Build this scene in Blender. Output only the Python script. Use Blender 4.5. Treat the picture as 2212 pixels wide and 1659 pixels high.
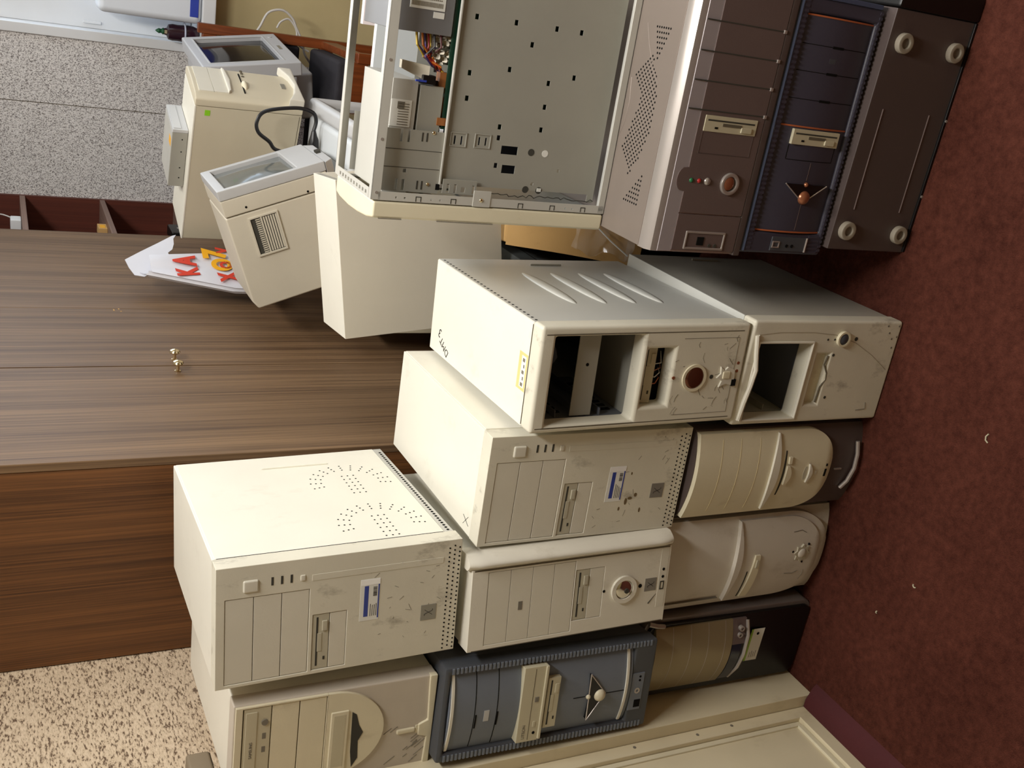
import bpy, bmesh, math, random
from mathutils import Matrix, Vector
random.seed(7)
scene = bpy.context.scene
for o in list(bpy.data.objects):
    bpy.data.objects.remove(o)
COL = scene.collection

# ------------------------------------------------------------------ camera
F_PX, PITCH, ROLL, CAM_H, ROOM_YAW = 2175.7, 0.467766, -0.024737, 1.5464, math.radians(-23.5)
def room(v):      # camera-heading frame -> room frame (X along the back wall, Y along the left wall)
    c, s = math.cos(ROOM_YAW), math.sin(ROOM_YAW)
    return Vector((v[0]*c + v[1]*s, -v[0]*s + v[1]*c, v[2]))
_cp, _sp, _cr, _sr = math.cos(PITCH), math.sin(PITCH), math.cos(ROLL), math.sin(ROLL)
_fwd = Vector((0, _cp, -_sp)); _up = Vector((0, _sp, _cp)); _x = Vector((1, 0, 0))
_right = _x*_cr + _up*_sr
_down = _x*_sr - _up*_cr
cx, cy, cz = room(_down), room(_right), room(-_fwd)   # the photo was taken with the phone turned on its side
camd = bpy.data.cameras.new('camera'); cam = bpy.data.objects.new('camera', camd); COL.objects.link(cam)
cam.matrix_world = Matrix(((cx[0], cy[0], cz[0], 0), (cx[1], cy[1], cz[1], 0), (cx[2], cy[2], cz[2], CAM_H), (0, 0, 0, 1)))
camd.sensor_fit = 'HORIZONTAL'; camd.sensor_width = 36.0; camd.lens = 36.0*F_PX/2212.0
camd.clip_start = 0.02; camd.clip_end = 60
scene.camera = cam

# ------------------------------------------------------------------ world, lights, exposure
w = bpy.data.worlds.new('sky'); scene.world = w; w.use_nodes = True
w.node_tree.nodes['Background'].inputs[0].default_value = (0.72, 0.82, 1.0, 1)
w.node_tree.nodes['Background'].inputs[1].default_value = 1.0
vs = scene.view_settings
vs.view_transform = 'Standard'; vs.look = 'None'; vs.gamma = 1.0; vs.exposure = 0.0; vs.use_curve_mapping = False
def area(name, loc, target, sx, sy, power, col):
    l = bpy.data.lights.new(name, 'AREA'); l.shape = 'RECTANGLE'; l.size = sx; l.size_y = sy; l.energy = power; l.color = col
    o = bpy.data.objects.new(name, l); COL.objects.link(o); o.location = loc
    d = Vector(target) - Vector(loc); o.rotation_euler = d.to_track_quat('-Z', 'Y').to_euler(); return o
# daylight through the window in the right wall and through the window in the back wall
area('window_daylight_right', (2.16, 2.6, 1.65), (0, 2.6, 1.2), 1.8, 1.3, 12, (0.82, 0.91, 1.0))
area('window_daylight_back', (0.42, 4.1, 1.5), (0.3, 2.0, 1.1), 1.4, 1.1, 11, (0.80, 0.90, 1.0))

# ------------------------------------------------------------------ materials
def lin(c):
    c = c/255.0
    return c/12.92 if c <= 0.04045 else ((c+0.055)/1.055)**2.4
def rgb(t): return (lin(t[0]), lin(t[1]), lin(t[2]), 1.0)
MATS = {}
def nn(nt, typ, **kw):
    n = nt.nodes.new(typ)
    for k, v in kw.items(): setattr(n, k, v)
    return n
def mat(name, col, rough=0.5, metal=0.0, var=0.0, dirt=None, dirt_amt=0.0, dirt_scale=14.0, bump=0.0, bump_scale=300.0, spec=0.5, coat=0.0, alpha=None, trans=0.0):
    if name in MATS: return MATS[name]
    m = bpy.data.materials.new(name); m.use_nodes = True; MATS[name] = m
    nt = m.node_tree; b = nt.nodes['Principled BSDF']; L = nt.links.new
    b.inputs['Roughness'].default_value = rough; b.inputs['Metallic'].default_value = metal
    b.inputs['Specular IOR Level'].default_value = spec; b.inputs['Coat Weight'].default_value = coat
    b.inputs['Transmission Weight'].default_value = trans
    if alpha is not None: b.inputs['Alpha'].default_value = alpha
    c = rgb(col); b.inputs['Base Color'].default_value = c
    tc = nn(nt, 'ShaderNodeTexCoord'); out = None
    if var > 0:
        n = nn(nt, 'ShaderNodeTexNoise'); n.inputs['Scale'].default_value = 9; n.inputs['Detail'].default_value = 6
        L(tc.outputs['Object'], n.inputs['Vector'])
        r = nn(nt, 'ShaderNodeMapRange'); r.inputs[1].default_value = .3; r.inputs[2].default_value = .7
        r.inputs[3].default_value = 1-var; r.inputs[4].default_value = 1+var*.4
        L(n.outputs['Fac'], r.inputs[0])
        mx = nn(nt, 'ShaderNodeMix', data_type='RGBA', blend_type='MULTIPLY'); mx.inputs[0].default_value = 1
        mx.inputs[6].default_value = c; L(r.outputs[0], mx.inputs[7]); out = mx.outputs[2]
    if dirt is not None:
        n = nn(nt, 'ShaderNodeTexNoise'); n.inputs['Scale'].default_value = dirt_scale; n.inputs['Detail'].default_value = 9; n.inputs['Roughness'].default_value = .72
        mp = nn(nt, 'ShaderNodeMapping'); mp.inputs['Scale'].default_value = (1.0, 1.0, 0.55); mp.inputs['Rotation'].default_value = (0.3, 0.5, 0.2)
        L(tc.outputs['Object'], mp.inputs['Vector']); L(mp.outputs[0], n.inputs['Vector'])
        r = nn(nt, 'ShaderNodeMapRange'); r.inputs[1].default_value = .58; r.inputs[2].default_value = .78; r.inputs[3].default_value = 0; r.inputs[4].default_value = dirt_amt
        L(n.outputs['Fac'], r.inputs[0])
        mx = nn(nt, 'ShaderNodeMix', data_type='RGBA'); L(r.outputs[0], mx.inputs[0])
        if out: L(out, mx.inputs[6])
        else: mx.inputs[6].default_value = c
        mx.inputs[7].default_value = rgb(dirt); out = mx.outputs[2]
    if out: L(out, b.inputs['Base Color'])
    if bump > 0:
        n = nn(nt, 'ShaderNodeTexNoise'); n.inputs['Scale'].default_value = bump_scale; n.inputs['Detail'].default_value = 3
        L(tc.outputs['Object'], n.inputs['Vector'])
        bp = nn(nt, 'ShaderNodeBump'); bp.inputs['Strength'].default_value = bump; bp.inputs['Distance'].default_value = .002
        L(n.outputs['Fac'], bp.inputs['Height']); L(bp.outputs[0], b.inputs['Normal'])
    return m
def wood(name, c1, c2, rough=.45, axis='Z', scale=1.0, c3=None):
    m = bpy.data.materials.new(name); m.use_nodes = True; MATS[name] = m
    nt = m.node_tree; b = nt.nodes['Principled BSDF']; L = nt.links.new; b.inputs['Roughness'].default_value = rough
    tc = nn(nt, 'ShaderNodeTexCoord'); mp = nn(nt, 'ShaderNodeMapping')
    s = {'Z': (95, 95, .9), 'X': (.9, 95, 95), 'Y': (95, .9, 95)}[axis]
    mp.inputs['Scale'].default_value = tuple(q*scale for q in s)
    L(tc.outputs['Object'], mp.inputs['Vector'])
    n = nn(nt, 'ShaderNodeTexNoise'); n.inputs['Scale'].default_value = 1.0; n.inputs['Detail'].default_value = 5; n.inputs['Roughness'].default_value = .65; n.inputs['Distortion'].default_value = .4
    L(mp.outputs[0], n.inputs['Vector'])
    mp2 = nn(nt, 'ShaderNodeMapping'); mp2.inputs['Scale'].default_value = tuple(q*scale*.13 for q in s); L(tc.outputs['Object'], mp2.inputs['Vector'])
    n2 = nn(nt, 'ShaderNodeTexNoise'); n2.inputs['Scale'].default_value = 1.0; n2.inputs['Detail'].default_value = 3; L(mp2.outputs[0], n2.inputs['Vector'])
    ad = nn(nt, 'ShaderNodeMath', operation='ADD'); L(n.outputs['Fac'], ad.inputs[0])
    ml = nn(nt, 'ShaderNodeMath', operation='MULTIPLY'); ml.inputs[1].default_value = .5; L(n2.outputs['Fac'], ml.inputs[0]); L(ml.outputs[0], ad.inputs[1])
    cr = nn(nt, 'ShaderNodeValToRGB'); e = cr.color_ramp.elements
    e[0].position = .56; e[0].color = rgb(c1); e[1].position = .94; e[1].color = rgb(c2)
    L(ad.outputs[0], cr.inputs[0]); L(cr.outputs[0], b.inputs['Base Color']); return m
def fleck(name, base, dark, light, stretch=(1, 1, 1), rot=(0, 0, 0), scale=170., dens=.5):
    m = bpy.data.materials.new(name); m.use_nodes = True; MATS[name] = m
    nt = m.node_tree; b = nt.nodes['Principled BSDF']; L = nt.links.new; b.inputs['Roughness'].default_value = .9
    b.inputs['Specular IOR Level'].default_value = .15
    tc = nn(nt, 'ShaderNodeTexCoord'); mp = nn(nt, 'ShaderNodeMapping'); mp.inputs['Scale'].default_value = stretch; mp.inputs['Rotation'].default_value = rot
    L(tc.outputs['Object'], mp.inputs['Vector'])
    n = nn(nt, 'ShaderNodeTexNoise'); n.inputs['Scale'].default_value = scale; n.inputs['Detail'].default_value = 2.5; n.inputs['Roughness'].default_value = .6; L(mp.outputs[0], n.inputs['Vector'])
    cr = nn(nt, 'ShaderNodeValToRGB'); e = cr.color_ramp.elements
    e[0].position = .36; e[0].color = rgb(dark); e[1].position = .66; e[1].color = rgb(light)
    x = e.new(dens); x.color = rgb(base)
    L(n.outputs['Fac'], cr.inputs[0]); L(cr.outputs[0], b.inputs['Base Color'])
    bp = nn(nt, 'ShaderNodeBump'); bp.inputs['Strength'].default_value = .5; bp.inputs['Distance'].default_value = .003
    L(n.outputs['Fac'], bp.inputs['Height']); L(bp.outputs[0], b.inputs['Normal']); return m

CREAM = mat('cream_plastic', (222, 217, 203), .48, var=.05, dirt=(150, 138, 112), dirt_amt=.35, bump=.06)
CREAM2 = mat('yellowed_cream_plastic', (220, 211, 184), .5, var=.06, dirt=(140, 120, 90), dirt_amt=.4, bump=.06)
SCUFF = mat('scuffed_cream_plastic', (218, 213, 196), .5, var=.07, dirt=(96, 84, 66), dirt_amt=.75, dirt_scale=17, bump=.06)
COVER = mat('bay_cover_plastic', (215, 210, 195), .5, var=.04, bump=.05)
OFFW = mat('offwhite_painted_steel', (232, 228, 214), .42, var=.03, dirt=(170, 160, 140), dirt_amt=.25, bump=.05)
OFFG = mat('cool_offwhite_painted_steel', (196, 196, 190), .38, var=.03, bump=.04)
BEIGE = mat('beige_painted_steel', (206, 196, 172), .5, var=.04, bump=.05)
GREYST = mat('zinc_grey_steel', (158, 156, 146), .5, metal=.05, var=.05, bump=.03)
LSTEEL = mat('bright_zinc_steel', (194, 192, 184), .4, metal=.12, var=.05, bump=.03)
DSTEEL = mat('dark_grey_steel', (104, 107, 114), .5, metal=.1, var=.08)
BLACK = mat('black_plastic', (14, 13, 13), .35, bump=.04)
HOLE = mat('dark_hole', (22, 21, 20), .9, spec=.1)
HOLEG = mat('grey_hole', (70, 68, 62), .9, spec=.1)
SEAM = mat('seam_shadow_gap', (96, 88, 72), .8)
TAUPE = mat('taupe_silver_plastic', (104, 88, 85), .5, metal=.05, var=.04, bump=.05)
TAUPED = mat('dark_taupe_plastic', (82, 70, 67), .5, var=.06, bump=.05)
SILVER = mat('silver_painted_plastic', (186, 178, 172), .3, metal=.55, var=.03)
SILVP = mat('silver_painted_steel', (140, 128, 119), .4, metal=.3, var=.05, bump=.03)
BLUEG = mat('blue_grey_plastic', (112, 119, 131), .5, var=.05, bump=.05)
BLUED = mat('dark_blue_grey_plastic', (70, 73, 79), .5, var=.05, bump=.05)
BLUEN = mat('navy_grey_plastic', (64, 62, 75), .42, var=.06, bump=.05)
GOLD = mat('champagne_gold_plastic', (150, 136, 106), .36, metal=.35, var=.03)
CHROME = mat('chrome', (220, 216, 206), .12, metal=1.0)
BRASS = mat('pale_brass', (228, 212, 176), .18, metal=1.0)
COPPER = mat('copper_plastic', (170, 110, 80), .3, metal=.6)
BROWNM = mat('brown_mirror_button', (120, 78, 60), .12, metal=.8)
BDGE = mat('grey_badge_foil', (150, 148, 140), .35, metal=.4)
INK = mat('black_ink', (28, 27, 28), .7)
INKG = mat('grey_print', (120, 114, 102), .7)
INKB = mat('blue_print', (48, 66, 150), .4)
PAPER = mat('white_label_paper', (228, 228, 222), .5)
FOIL = mat('glint_white_foil', (252, 252, 252), .2, metal=.1)  # near white: window glint on the stickers painted into the colour; also tape
FLOPB = mat('grey_beige_drive_plastic', (186, 180, 160), .5, var=.04, bump=.04)
FLOPC = mat('beige_drive_plastic', (194, 186, 160), .5, var=.04, bump=.04)
ORANGE = mat('orange_piping', (176, 96, 58), .5)
GREENL = mat('green_led', (40, 110, 70), .3)
REDL = mat('red_led', (170, 40, 40), .3)
PCB = mat('green_circuit_board', (20, 62, 44), .5, var=.2)
PCBB = mat('brown_connector', (150, 92, 44), .55)
CARD = mat('corrugated_cardboard', (196, 156, 98), .8, var=.08, dirt=(140, 104, 60), dirt_amt=.4, bump=.1, bump_scale=120)
RUBBER = mat('grey_rubber_foot', (190, 182, 164), .7, var=.05)
CREAMP = mat('cream_gloss_paint', (220, 208, 178), .4, var=.05, dirt=(168, 150, 112), dirt_amt=.5, dirt_scale=7)
WHITEP = mat('white_gloss_paint', (228, 230, 232), .4, var=.03)
YELW = mat('pale_yellow_wall_paint', (206, 188, 140), .7, var=.06, bump=.1, bump_scale=90)
CEILM = mat('white_ceiling_paint', (232, 228, 218), .9)
GLASSD = mat('dark_screen_glass', (30, 28, 27), .1, spec=.3)
GLASSG = mat('grey_screen_glass', (104, 108, 106), .1, spec=.6)
GREYP = mat('light_grey_plastic', (190, 190, 190), .45, var=.03, bump=.04)
CABLEW = mat('white_cable_sheath', (206, 202, 196), .5)
ORWOOD = wood('varnished_orange_wood', (92, 42, 16), (140, 72, 32), .35, 'Z', .8)
UPHO = mat('charcoal_upholstery', (58, 56, 60), .9, var=.15, bump=.5, bump_scale=400, spec=.1)
WARD = wood('walnut_laminate', (82, 60, 41), (132, 104, 75), .5, 'Z', 2.2)
SHELFW = wood('mahogany_laminate', (72, 32, 22), (98, 46, 32), .5, 'Z', .9)
SHELFE = wood('mahogany_laminate_edge', (112, 88, 78), (138, 112, 100), .5, 'Y', .9)
BAGW = mat('white_plastic_bag', (218, 218, 226), .4, var=.03, bump=.1, bump_scale=40)
BAGR = mat('red_print', (206, 60, 40), .45)
BAGY = mat('yellow_print', (238, 172, 26), .45)
PURPLE = mat('dark_purple_glass', (48, 26, 38), .2)
DGREEN = mat('dark_green_plastic', (24, 84, 52), .5)
JERRY = mat('translucent_white_plastic', (226, 232, 240), .4)
BLUEP = mat('blue_plastic', (52, 72, 176), .35)
FILM = mat('clear_plastic_wrap', (250, 250, 250), .06, alpha=.09, spec=1.0)
WALLF = fleck('grey_flecked_wallpaper', (222, 218, 216), (118, 112, 110), (244, 241, 239), (1, 1, .8), (0, 0, 0), 330, .5)
WALLL = fleck('cream_flecked_wallpaper', (208, 187, 160), (112, 92, 76), (226, 206, 180), (1, .8, 2.2), (.75, 0, 0), 115, .47)
# carpet
def carpet():
    m = bpy.data.materials.new('maroon_carpet'); m.use_nodes = True
    nt = m.node_tree; b = nt.nodes['Principled BSDF']; L = nt.links.new; b.inputs['Roughness'].default_value = 1; b.inputs['Specular IOR Level'].default_value = .05
    tc = nn(nt, 'ShaderNodeTexCoord')
    n = nn(nt, 'ShaderNodeTexNoise'); n.inputs['Scale'].default_value = 55; n.inputs['Detail'].default_value = 8; n.inputs['Roughness'].default_value = .75; L(tc.outputs['Object'], n.inputs['Vector'])
    n2 = nn(nt, 'ShaderNodeTexNoise'); n2.inputs['Scale'].default_value = 6; n2.inputs['Detail'].default_value = 4; L(tc.outputs['Object'], n2.inputs['Vector'])
    ad = nn(nt, 'ShaderNodeMath', operation='MULTIPLY_ADD'); ad.inputs[1].default_value = .35; L(n2.outputs['Fac'], ad.inputs[0]); L(n.outputs['Fac'], ad.inputs[2])
    cr = nn(nt, 'ShaderNodeValToRGB'); e = cr.color_ramp.elements; e[0].position = .45; e[0].color = rgb((62, 32, 26)); e[1].position = .9; e[1].color = rgb((102, 58, 47))
    L(ad.outputs[0], cr.inputs[0]); L(cr.outputs[0], b.inputs['Base Color'])
    n3 = nn(nt, 'ShaderNodeTexNoise'); n3.inputs['Scale'].default_value = 420; n3.inputs['Detail'].default_value = 4; L(tc.outputs['Object'], n3.inputs['Vector'])
    bp = nn(nt, 'ShaderNodeBump'); bp.inputs['Strength'].default_value = .9; bp.inputs['Distance'].default_value = .004; L(n3.outputs['Fac'], bp.inputs['Height']); L(bp.outputs[0], b.inputs['Normal'])
    return m
CARPET = carpet()
REDTRIM = mat('dark_red_carpet_edging', (74, 20, 25), .8, var=.2, bump=.5, bump_scale=200)

# ------------------------------------------------------------------ mesh builder (coordinates in millimetres for parts)
class MB:
    def __init__(s, k=.001): s.v = []; s.f = []; s.k = k
    def add(s, vs, fs):
        n = len(s.v); s.v += [tuple(p) for p in vs]; s.f += [tuple(i+n for i in f) for f in fs]; return s
    def box(s, x0, x1, y0, y1, z0, z1):
        return s.add([(x0,y0,z0),(x1,y0,z0),(x1,y1,z0),(x0,y1,z0),(x0,y0,z1),(x1,y0,z1),(x1,y1,z1),(x0,y1,z1)],
                     [(3,2,1,0),(4,5,6,7),(0,1,5,4),(1,2,6,5),(2,3,7,6),(3,0,4,7)])
    def shell(s, x0, x1, y0, y1, z0, z1, t=2):        # box open at the front
        s.box(x0, x0+t, y0, y1, z0, z1); s.box(x1-t, x1, y0, y1, z0, z1)
        s.box(x0+t, x1-t, y0, y1, z0, z0+t); s.box(x0+t, x1-t, y0, y1, z1-t, z1); s.box(x0+t, x1-t, y1-t, y1, z0+t, z1-t); return s
    def plate(s, a0, a1, b0, b1, d0, d1, holes=(), plane='xz'):
        A = sorted(set([a0, a1]+[q for h in holes for q in h[:2]])); B = sorted(set([b0, b1]+[q for h in holes for q in h[2:]]))
        A = [q for q in A if a0 <= q <= a1]; B = [q for q in B if b0 <= q <= b1]
        def solid(i, j):
            if i < 0 or j < 0 or i >= len(A)-1 or j >= len(B)-1: return False
            ca, cb = (A[i]+A[i+1])/2, (B[j]+B[j+1])/2
            return not any(h[0] < ca < h[1] and h[2] < cb < h[3] for h in holes)
        idx = {}; vs = []; fs = []
        def P(i, j, d):
            key = (i, j, d)
            if key not in idx:
                a, b = A[i], B[j]
                vs.append({'xz': (a, d, b), 'yz': (d, a, b), 'xy': (a, b, d)}[plane]); idx[key] = len(vs)-1
            return idx[key]
        flip = plane == 'yz' or plane == 'xy'
        def F(q): fs.append(tuple(reversed(q)) if flip else tuple(q))
        for i in range(len(A)-1):
            for j in range(len(B)-1):
                if not solid(i, j): continue
                F((P(i,j,d0), P(i+1,j,d0), P(i+1,j+1,d0), P(i,j+1,d0)))
                F((P(i,j,d1), P(i,j+1,d1), P(i+1,j+1,d1), P(i+1,j,d1)))
                if not solid(i-1, j): F((P(i,j,d0), P(i,j+1,d0), P(i,j+1,d1), P(i,j,d1)))
                if not solid(i+1, j): F((P(i+1,j,d0), P(i+1,j,d1), P(i+1,j+1,d1), P(i+1,j+1,d0)))
                if not solid(i, j-1): F((P(i,j,d0), P(i,j,d1), P(i+1,j,d1), P(i+1,j,d0)))
                if not solid(i, j+1): F((P(i,j+1,d0), P(i+1,j+1,d0), P(i+1,j+1,d1), P(i,j+1,d1)))
        return s.add(vs, fs)
    def prism(s, pts, d0, d1, plane='xz'):
        n = len(pts); m = {'xz': lambda a, b, d: (a, d, b), 'yz': lambda a, b, d: (d, a, b), 'xy': lambda a, b, d: (a, b, d)}[plane]
        vs = [m(a, b, d0) for a, b in pts]+[m(a, b, d1) for a, b in pts]
        fs = [tuple(range(n)), tuple(range(2*n-1, n-1, -1))]+[(i, i+n, (i+1) % n+n, (i+1) % n) for i in range(n)]
        return s.add(vs, fs)
    def disc(s, c, r, d0, d1, plane='xz', n=20, rb=None):
        return s.prism([(c[0]+r*math.cos(2*math.pi*i/n), c[1]+(rb or r)*math.sin(2*math.pi*i/n)) for i in range(n)], d0, d1, plane)
    def ring(s, c, r0, r1, d0, d1, plane='xz', n=28):
        m = {'xz': lambda a, b, d: (a, d, b), 'yz': lambda a, b, d: (d, a, b), 'xy': lambda a, b, d: (a, b, d)}[plane]
        vs = []; fs = []
        for i in range(n):
            t = 2*math.pi*i/n; ca, sa = math.cos(t), math.sin(t)
            vs += [m(c[0]+r0*ca, c[1]+r0*sa, d0), m(c[0]+r1*ca, c[1]+r1*sa, d0), m(c[0]+r1*ca, c[1]+r1*sa, d1), m(c[0]+r0*ca, c[1]+r0*sa, d1)]
        for i in range(n):
            a, b = 4*i, 4*((i+1) % n)
            fs += [(a+k, a+(k+1) % 4, b+(k+1) % 4, b+k) for k in range(4)]
        return s.add(vs, fs)
    def dome(s, c, r, h, d, plane='xz', n=20, m=5, sgn=-1, rb=None):   # shallow cap rising from plane d
        mp = {'xz': lambda a, b, q: (a, q, b), 'yz': lambda a, b, q: (q, a, b), 'xy': lambda a, b, q: (a, b, q)}[plane]
        vs = []; fs = []
        for j in range(m):
            t = j/m*math.pi/2
            for i in range(n):
                a = 2*math.pi*i/n
                vs.append(mp(c[0]+r*math.cos(t)*math.cos(a), c[1]+(rb or r)*math.cos(t)*math.sin(a), d+sgn*h*math.sin(t)))
        vs.append(mp(c[0], c[1], d+sgn*h))
        for j in range(m-1):
            for i in range(n): fs.append((j*n+i, j*n+(i+1) % n, (j+1)*n+(i+1) % n, (j+1)*n+i))
        for i in range(n): fs.append(((m-1)*n+i, (m-1)*n+(i+1) % n, m*n))
        fs.append(tuple(range(n-1, -1, -1)))
        return s.add(vs, fs)
    def tube(s, pts, r, n=8, radii=None):
        P = [Vector(p) for p in pts]; vs = []; fs = []; N = len(P); prev = None
        for i, p in enumerate(P):
            t = (P[min(i+1, N-1)]-P[max(i-1, 0)]).normalized()
            if prev is None:
                a = t.orthogonal().normalized()
            else:
                a = (prev-t*prev.dot(t)); a = a.normalized() if a.length > 1e-6 else t.orthogonal().normalized()
            prev = a; b = t.cross(a); rr = radii[i] if radii else r
            for k in range(n):
                g = 2*math.pi*k/n; vs.append(p+a*rr*math.cos(g)+b*rr*math.sin(g))
        for i in range(N-1):
            for k in range(n): fs.append((i*n+k, i*n+(k+1) % n, (i+1)*n+(k+1) % n, (i+1)*n+k))
        fs.append(tuple(range(n-1, -1, -1))); fs.append(tuple((N-1)*n+k for k in range(n)))
        return s.add(vs, fs)
    def relief(s, z0, z1, nz, nx, xl, xr, yf, yb):     # front surface y = yf(u, z) between xl(z) and xr(z), closed to depth yb
        vs = []; fs = []; W = nx+1
        for j in range(nz+1):
            z = z0+(z1-z0)*j/nz
            for i in range(nx+1):
                u = i/nx; vs.append((xl(z)+(xr(z)-xl(z))*u, yf(u, z), z))
        m = len(vs)
        for j in range(nz+1):
            z = z0+(z1-z0)*j/nz
            for i in range(nx+1):
                u = i/nx; vs.append((xl(z)+(xr(z)-xl(z))*u, yb, z))
        for j in range(nz):
            for i in range(nx):
                a = j*W+i; fs.append((a, a+1, a+W+1, a+W)); fs.append((m+a, m+a+W, m+a+W+1, m+a+1))
            a = j*W; fs.append((a, a+W, m+a+W, m+a)); a += nx; fs.append((a, m+a, m+a+W, a+W))
        for i in range(nx):
            fs.append((i, m+i, m+i+1, i+1)); a = nz*W+i; fs.append((a, a+1, m+a+1, m+a))
        return s.add(vs, fs)
    def lathe(s, prof, c=(0, 0), n=24, z0=0):           # profile of (r, z) about a vertical axis
        vs = []; fs = []
        for r, z in prof:
            for i in range(n):
                a = 2*math.pi*i/n; vs.append((c[0]+r*math.cos(a), c[1]+r*math.sin(a), z0+z))
        for j in range(len(prof)-1):
            for i in range(n): fs.append((j*n+i, j*n+(i+1) % n, (j+1)*n+(i+1) % n, (j+1)*n+i))
        fs.append(tuple(range(n-1, -1, -1))); fs.append(tuple((len(prof)-1)*n+i for i in range(n)))
        return s.add(vs, fs)
    def xform(s, M):
        s.v = [tuple(M @ Vector(p)) for p in s.v]; return s
    def build(s, name, m, parent=None, bevel=0, seg=2, smooth=True, ang=35):
        me = bpy.data.meshes.new(name); k = s.k
        bm = bmesh.new()
        vv = [bm.verts.new((p[0]*k, p[1]*k, p[2]*k)) for p in s.v]
        for f in s.f:
            try: bm.faces.new([vv[i] for i in f])
            except ValueError: pass
        bmesh.ops.recalc_face_normals(bm, faces=bm.faces)
        if bevel:
            ed = [e for e in bm.edges if len(e.link_faces) == 2 and e.calc_face_angle(0) > math.radians(50)]
            bmesh.ops.bevel(bm, geom=ed, offset=bevel*k, offset_type='OFFSET', segments=seg, profile=.5, affect='EDGES', clamp_overlap=True)
        bm.to_mesh(me); bm.free()
        if smooth:
            me.polygons.foreach_set('use_smooth', [True]*len(me.polygons)); me.set_sharp_from_angle(angle=math.radians(ang))
        me.materials.append(m)
        o = bpy.data.objects.new(name, me); COL.objects.link(o)
        if bevel and smooth:
            wn_ = o.modifiers.new('weighted_normals', 'WEIGHTED_NORMAL'); wn_.keep_sharp = True; wn_.weight = 60
        if parent: o.parent = parent
        return o
def tag(o, label=None, cat=None, group=None, kind=None):
    if label: o['label'] = label
    if cat: o['category'] = cat
    if group: o['group'] = group
    if kind: o['kind'] = kind
    return o
def struct(o): o['kind'] = 'structure'; return o
def thing(name, label, cat, loc, yaw=0, pit=0, lean=0, group=None):
    o = bpy.data.objects.new(name, None); COL.objects.link(o); o.empty_display_size = .05
    R = Matrix.Rotation(math.radians(yaw), 4, 'Z') @ Matrix.Rotation(math.radians(lean), 4, 'Y') @ Matrix.Rotation(math.radians(pit), 4, 'X')
    o.matrix_world = Matrix.Translation(loc) @ R
    return tag(o, label, cat, group)
def P(root, name, mb, m, bevel=0, seg=2, kind=None, label=None, **kw):
    o = mb.build(name, m, root, bevel, seg, **kw)
    if kind: o['kind'] = kind
    if label: o['label'] = label
    return o
def text(root, name, s, size, M, m, depth=.0002, label=None, shear=0, bold=0):
    cu = bpy.data.curves.new(name, 'FONT'); cu.body = s; cu.size = size; cu.extrude = depth; cu.align_x = 'CENTER'; cu.align_y = 'CENTER'; cu.shear = shear; cu.offset = bold
    t = bpy.data.objects.new(name+'_tmp', cu); COL.objects.link(t)
    dg = bpy.context.evaluated_depsgraph_get(); me = bpy.data.meshes.new_from_object(t.evaluated_get(dg)); me.name = name
    bpy.data.objects.remove(t); bpy.data.curves.remove(cu)
    me.transform(M); me.materials.clear(); me.materials.append(m)
    o = bpy.data.objects.new(name, me); COL.objects.link(o); o.parent = root
    if label: o['label'] = label
    return o
def front_M(x, z, y, rot=0):   # lettering on a face that looks towards -Y (local mm)
    return Matrix.Translation((x*.001, y*.001, z*.001)) @ Matrix.Rotation(math.radians(90), 4, 'X') @ Matrix.Rotation(math.radians(rot), 4, 'Z')
def top_M(x, y, z, rot=0):
    return Matrix.Translation((x*.001, y*.001, z*.001)) @ Matrix.Rotation(math.radians(rot), 4, 'Z')
def dots(pts, r, d, plane='xz', n=6, t=.4, k=1):
    mb = MB()
    for a, b in pts: mb.disc((a, b), r, d-t*k, d+t*k, plane, n)
    return mb

# ------------------------------------------------------------------ structure
XL, YB, ZC, XR, YN = -1.414, 4.05, 2.55, 2.25, -2.2
B = lambda: MB(1.0)
struct(B().box(XL-.1, XR+.1, YN-.1, YB+.3, -.06, 0).build('floor', CARPET, smooth=False))
struct(B().box(XL-.1, XR+.1, YN-.1, YB+.3, ZC, ZC+.06).build('ceiling', CEILM, smooth=False))
struct(B().box(XL-.1, XL, YN, YB+.2, 0, ZC).build('wall_left', WALLL, smooth=False))
# back wall: papered part left of the window, plain part under and over it
wb = struct(B().box(XL, -.3865, YB, YB+.2, 0, ZC).build('wall_back', WALLF, smooth=False))
P(wb, 'paper_seam', B().box(-.6195, -.6175, YB-.0015, YB+.001, 0, ZC), SEAM, smooth=False)
P(wb, 'wall_under_window', B().box(-.3865, XR, YB, YB+.2, 0, .835), YELW, smooth=False)
P(wb, 'wall_over_window', B().box(-.3865, XR, YB, YB+.2, 2.1, ZC), YELW, smooth=False)
P(wb, 'wall_beside_window', B().box(1.2, XR, YB, YB+.2, .835, 2.1), YELW, smooth=False)
wr_ = MB(1.0); wr_.plate(YN, YB+.2, 0, ZC, XR, XR+.1, holes=[(1.65, 3.55, .95, 2.3)], plane='yz')
struct(wr_.build('wall_right', YELW, smooth=False))
wn = MB(1.0); wn.box(XL, XR, YN-.1, YN, 0, ZC); struct(wn.build('wall_near', YELW, smooth=False))
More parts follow.
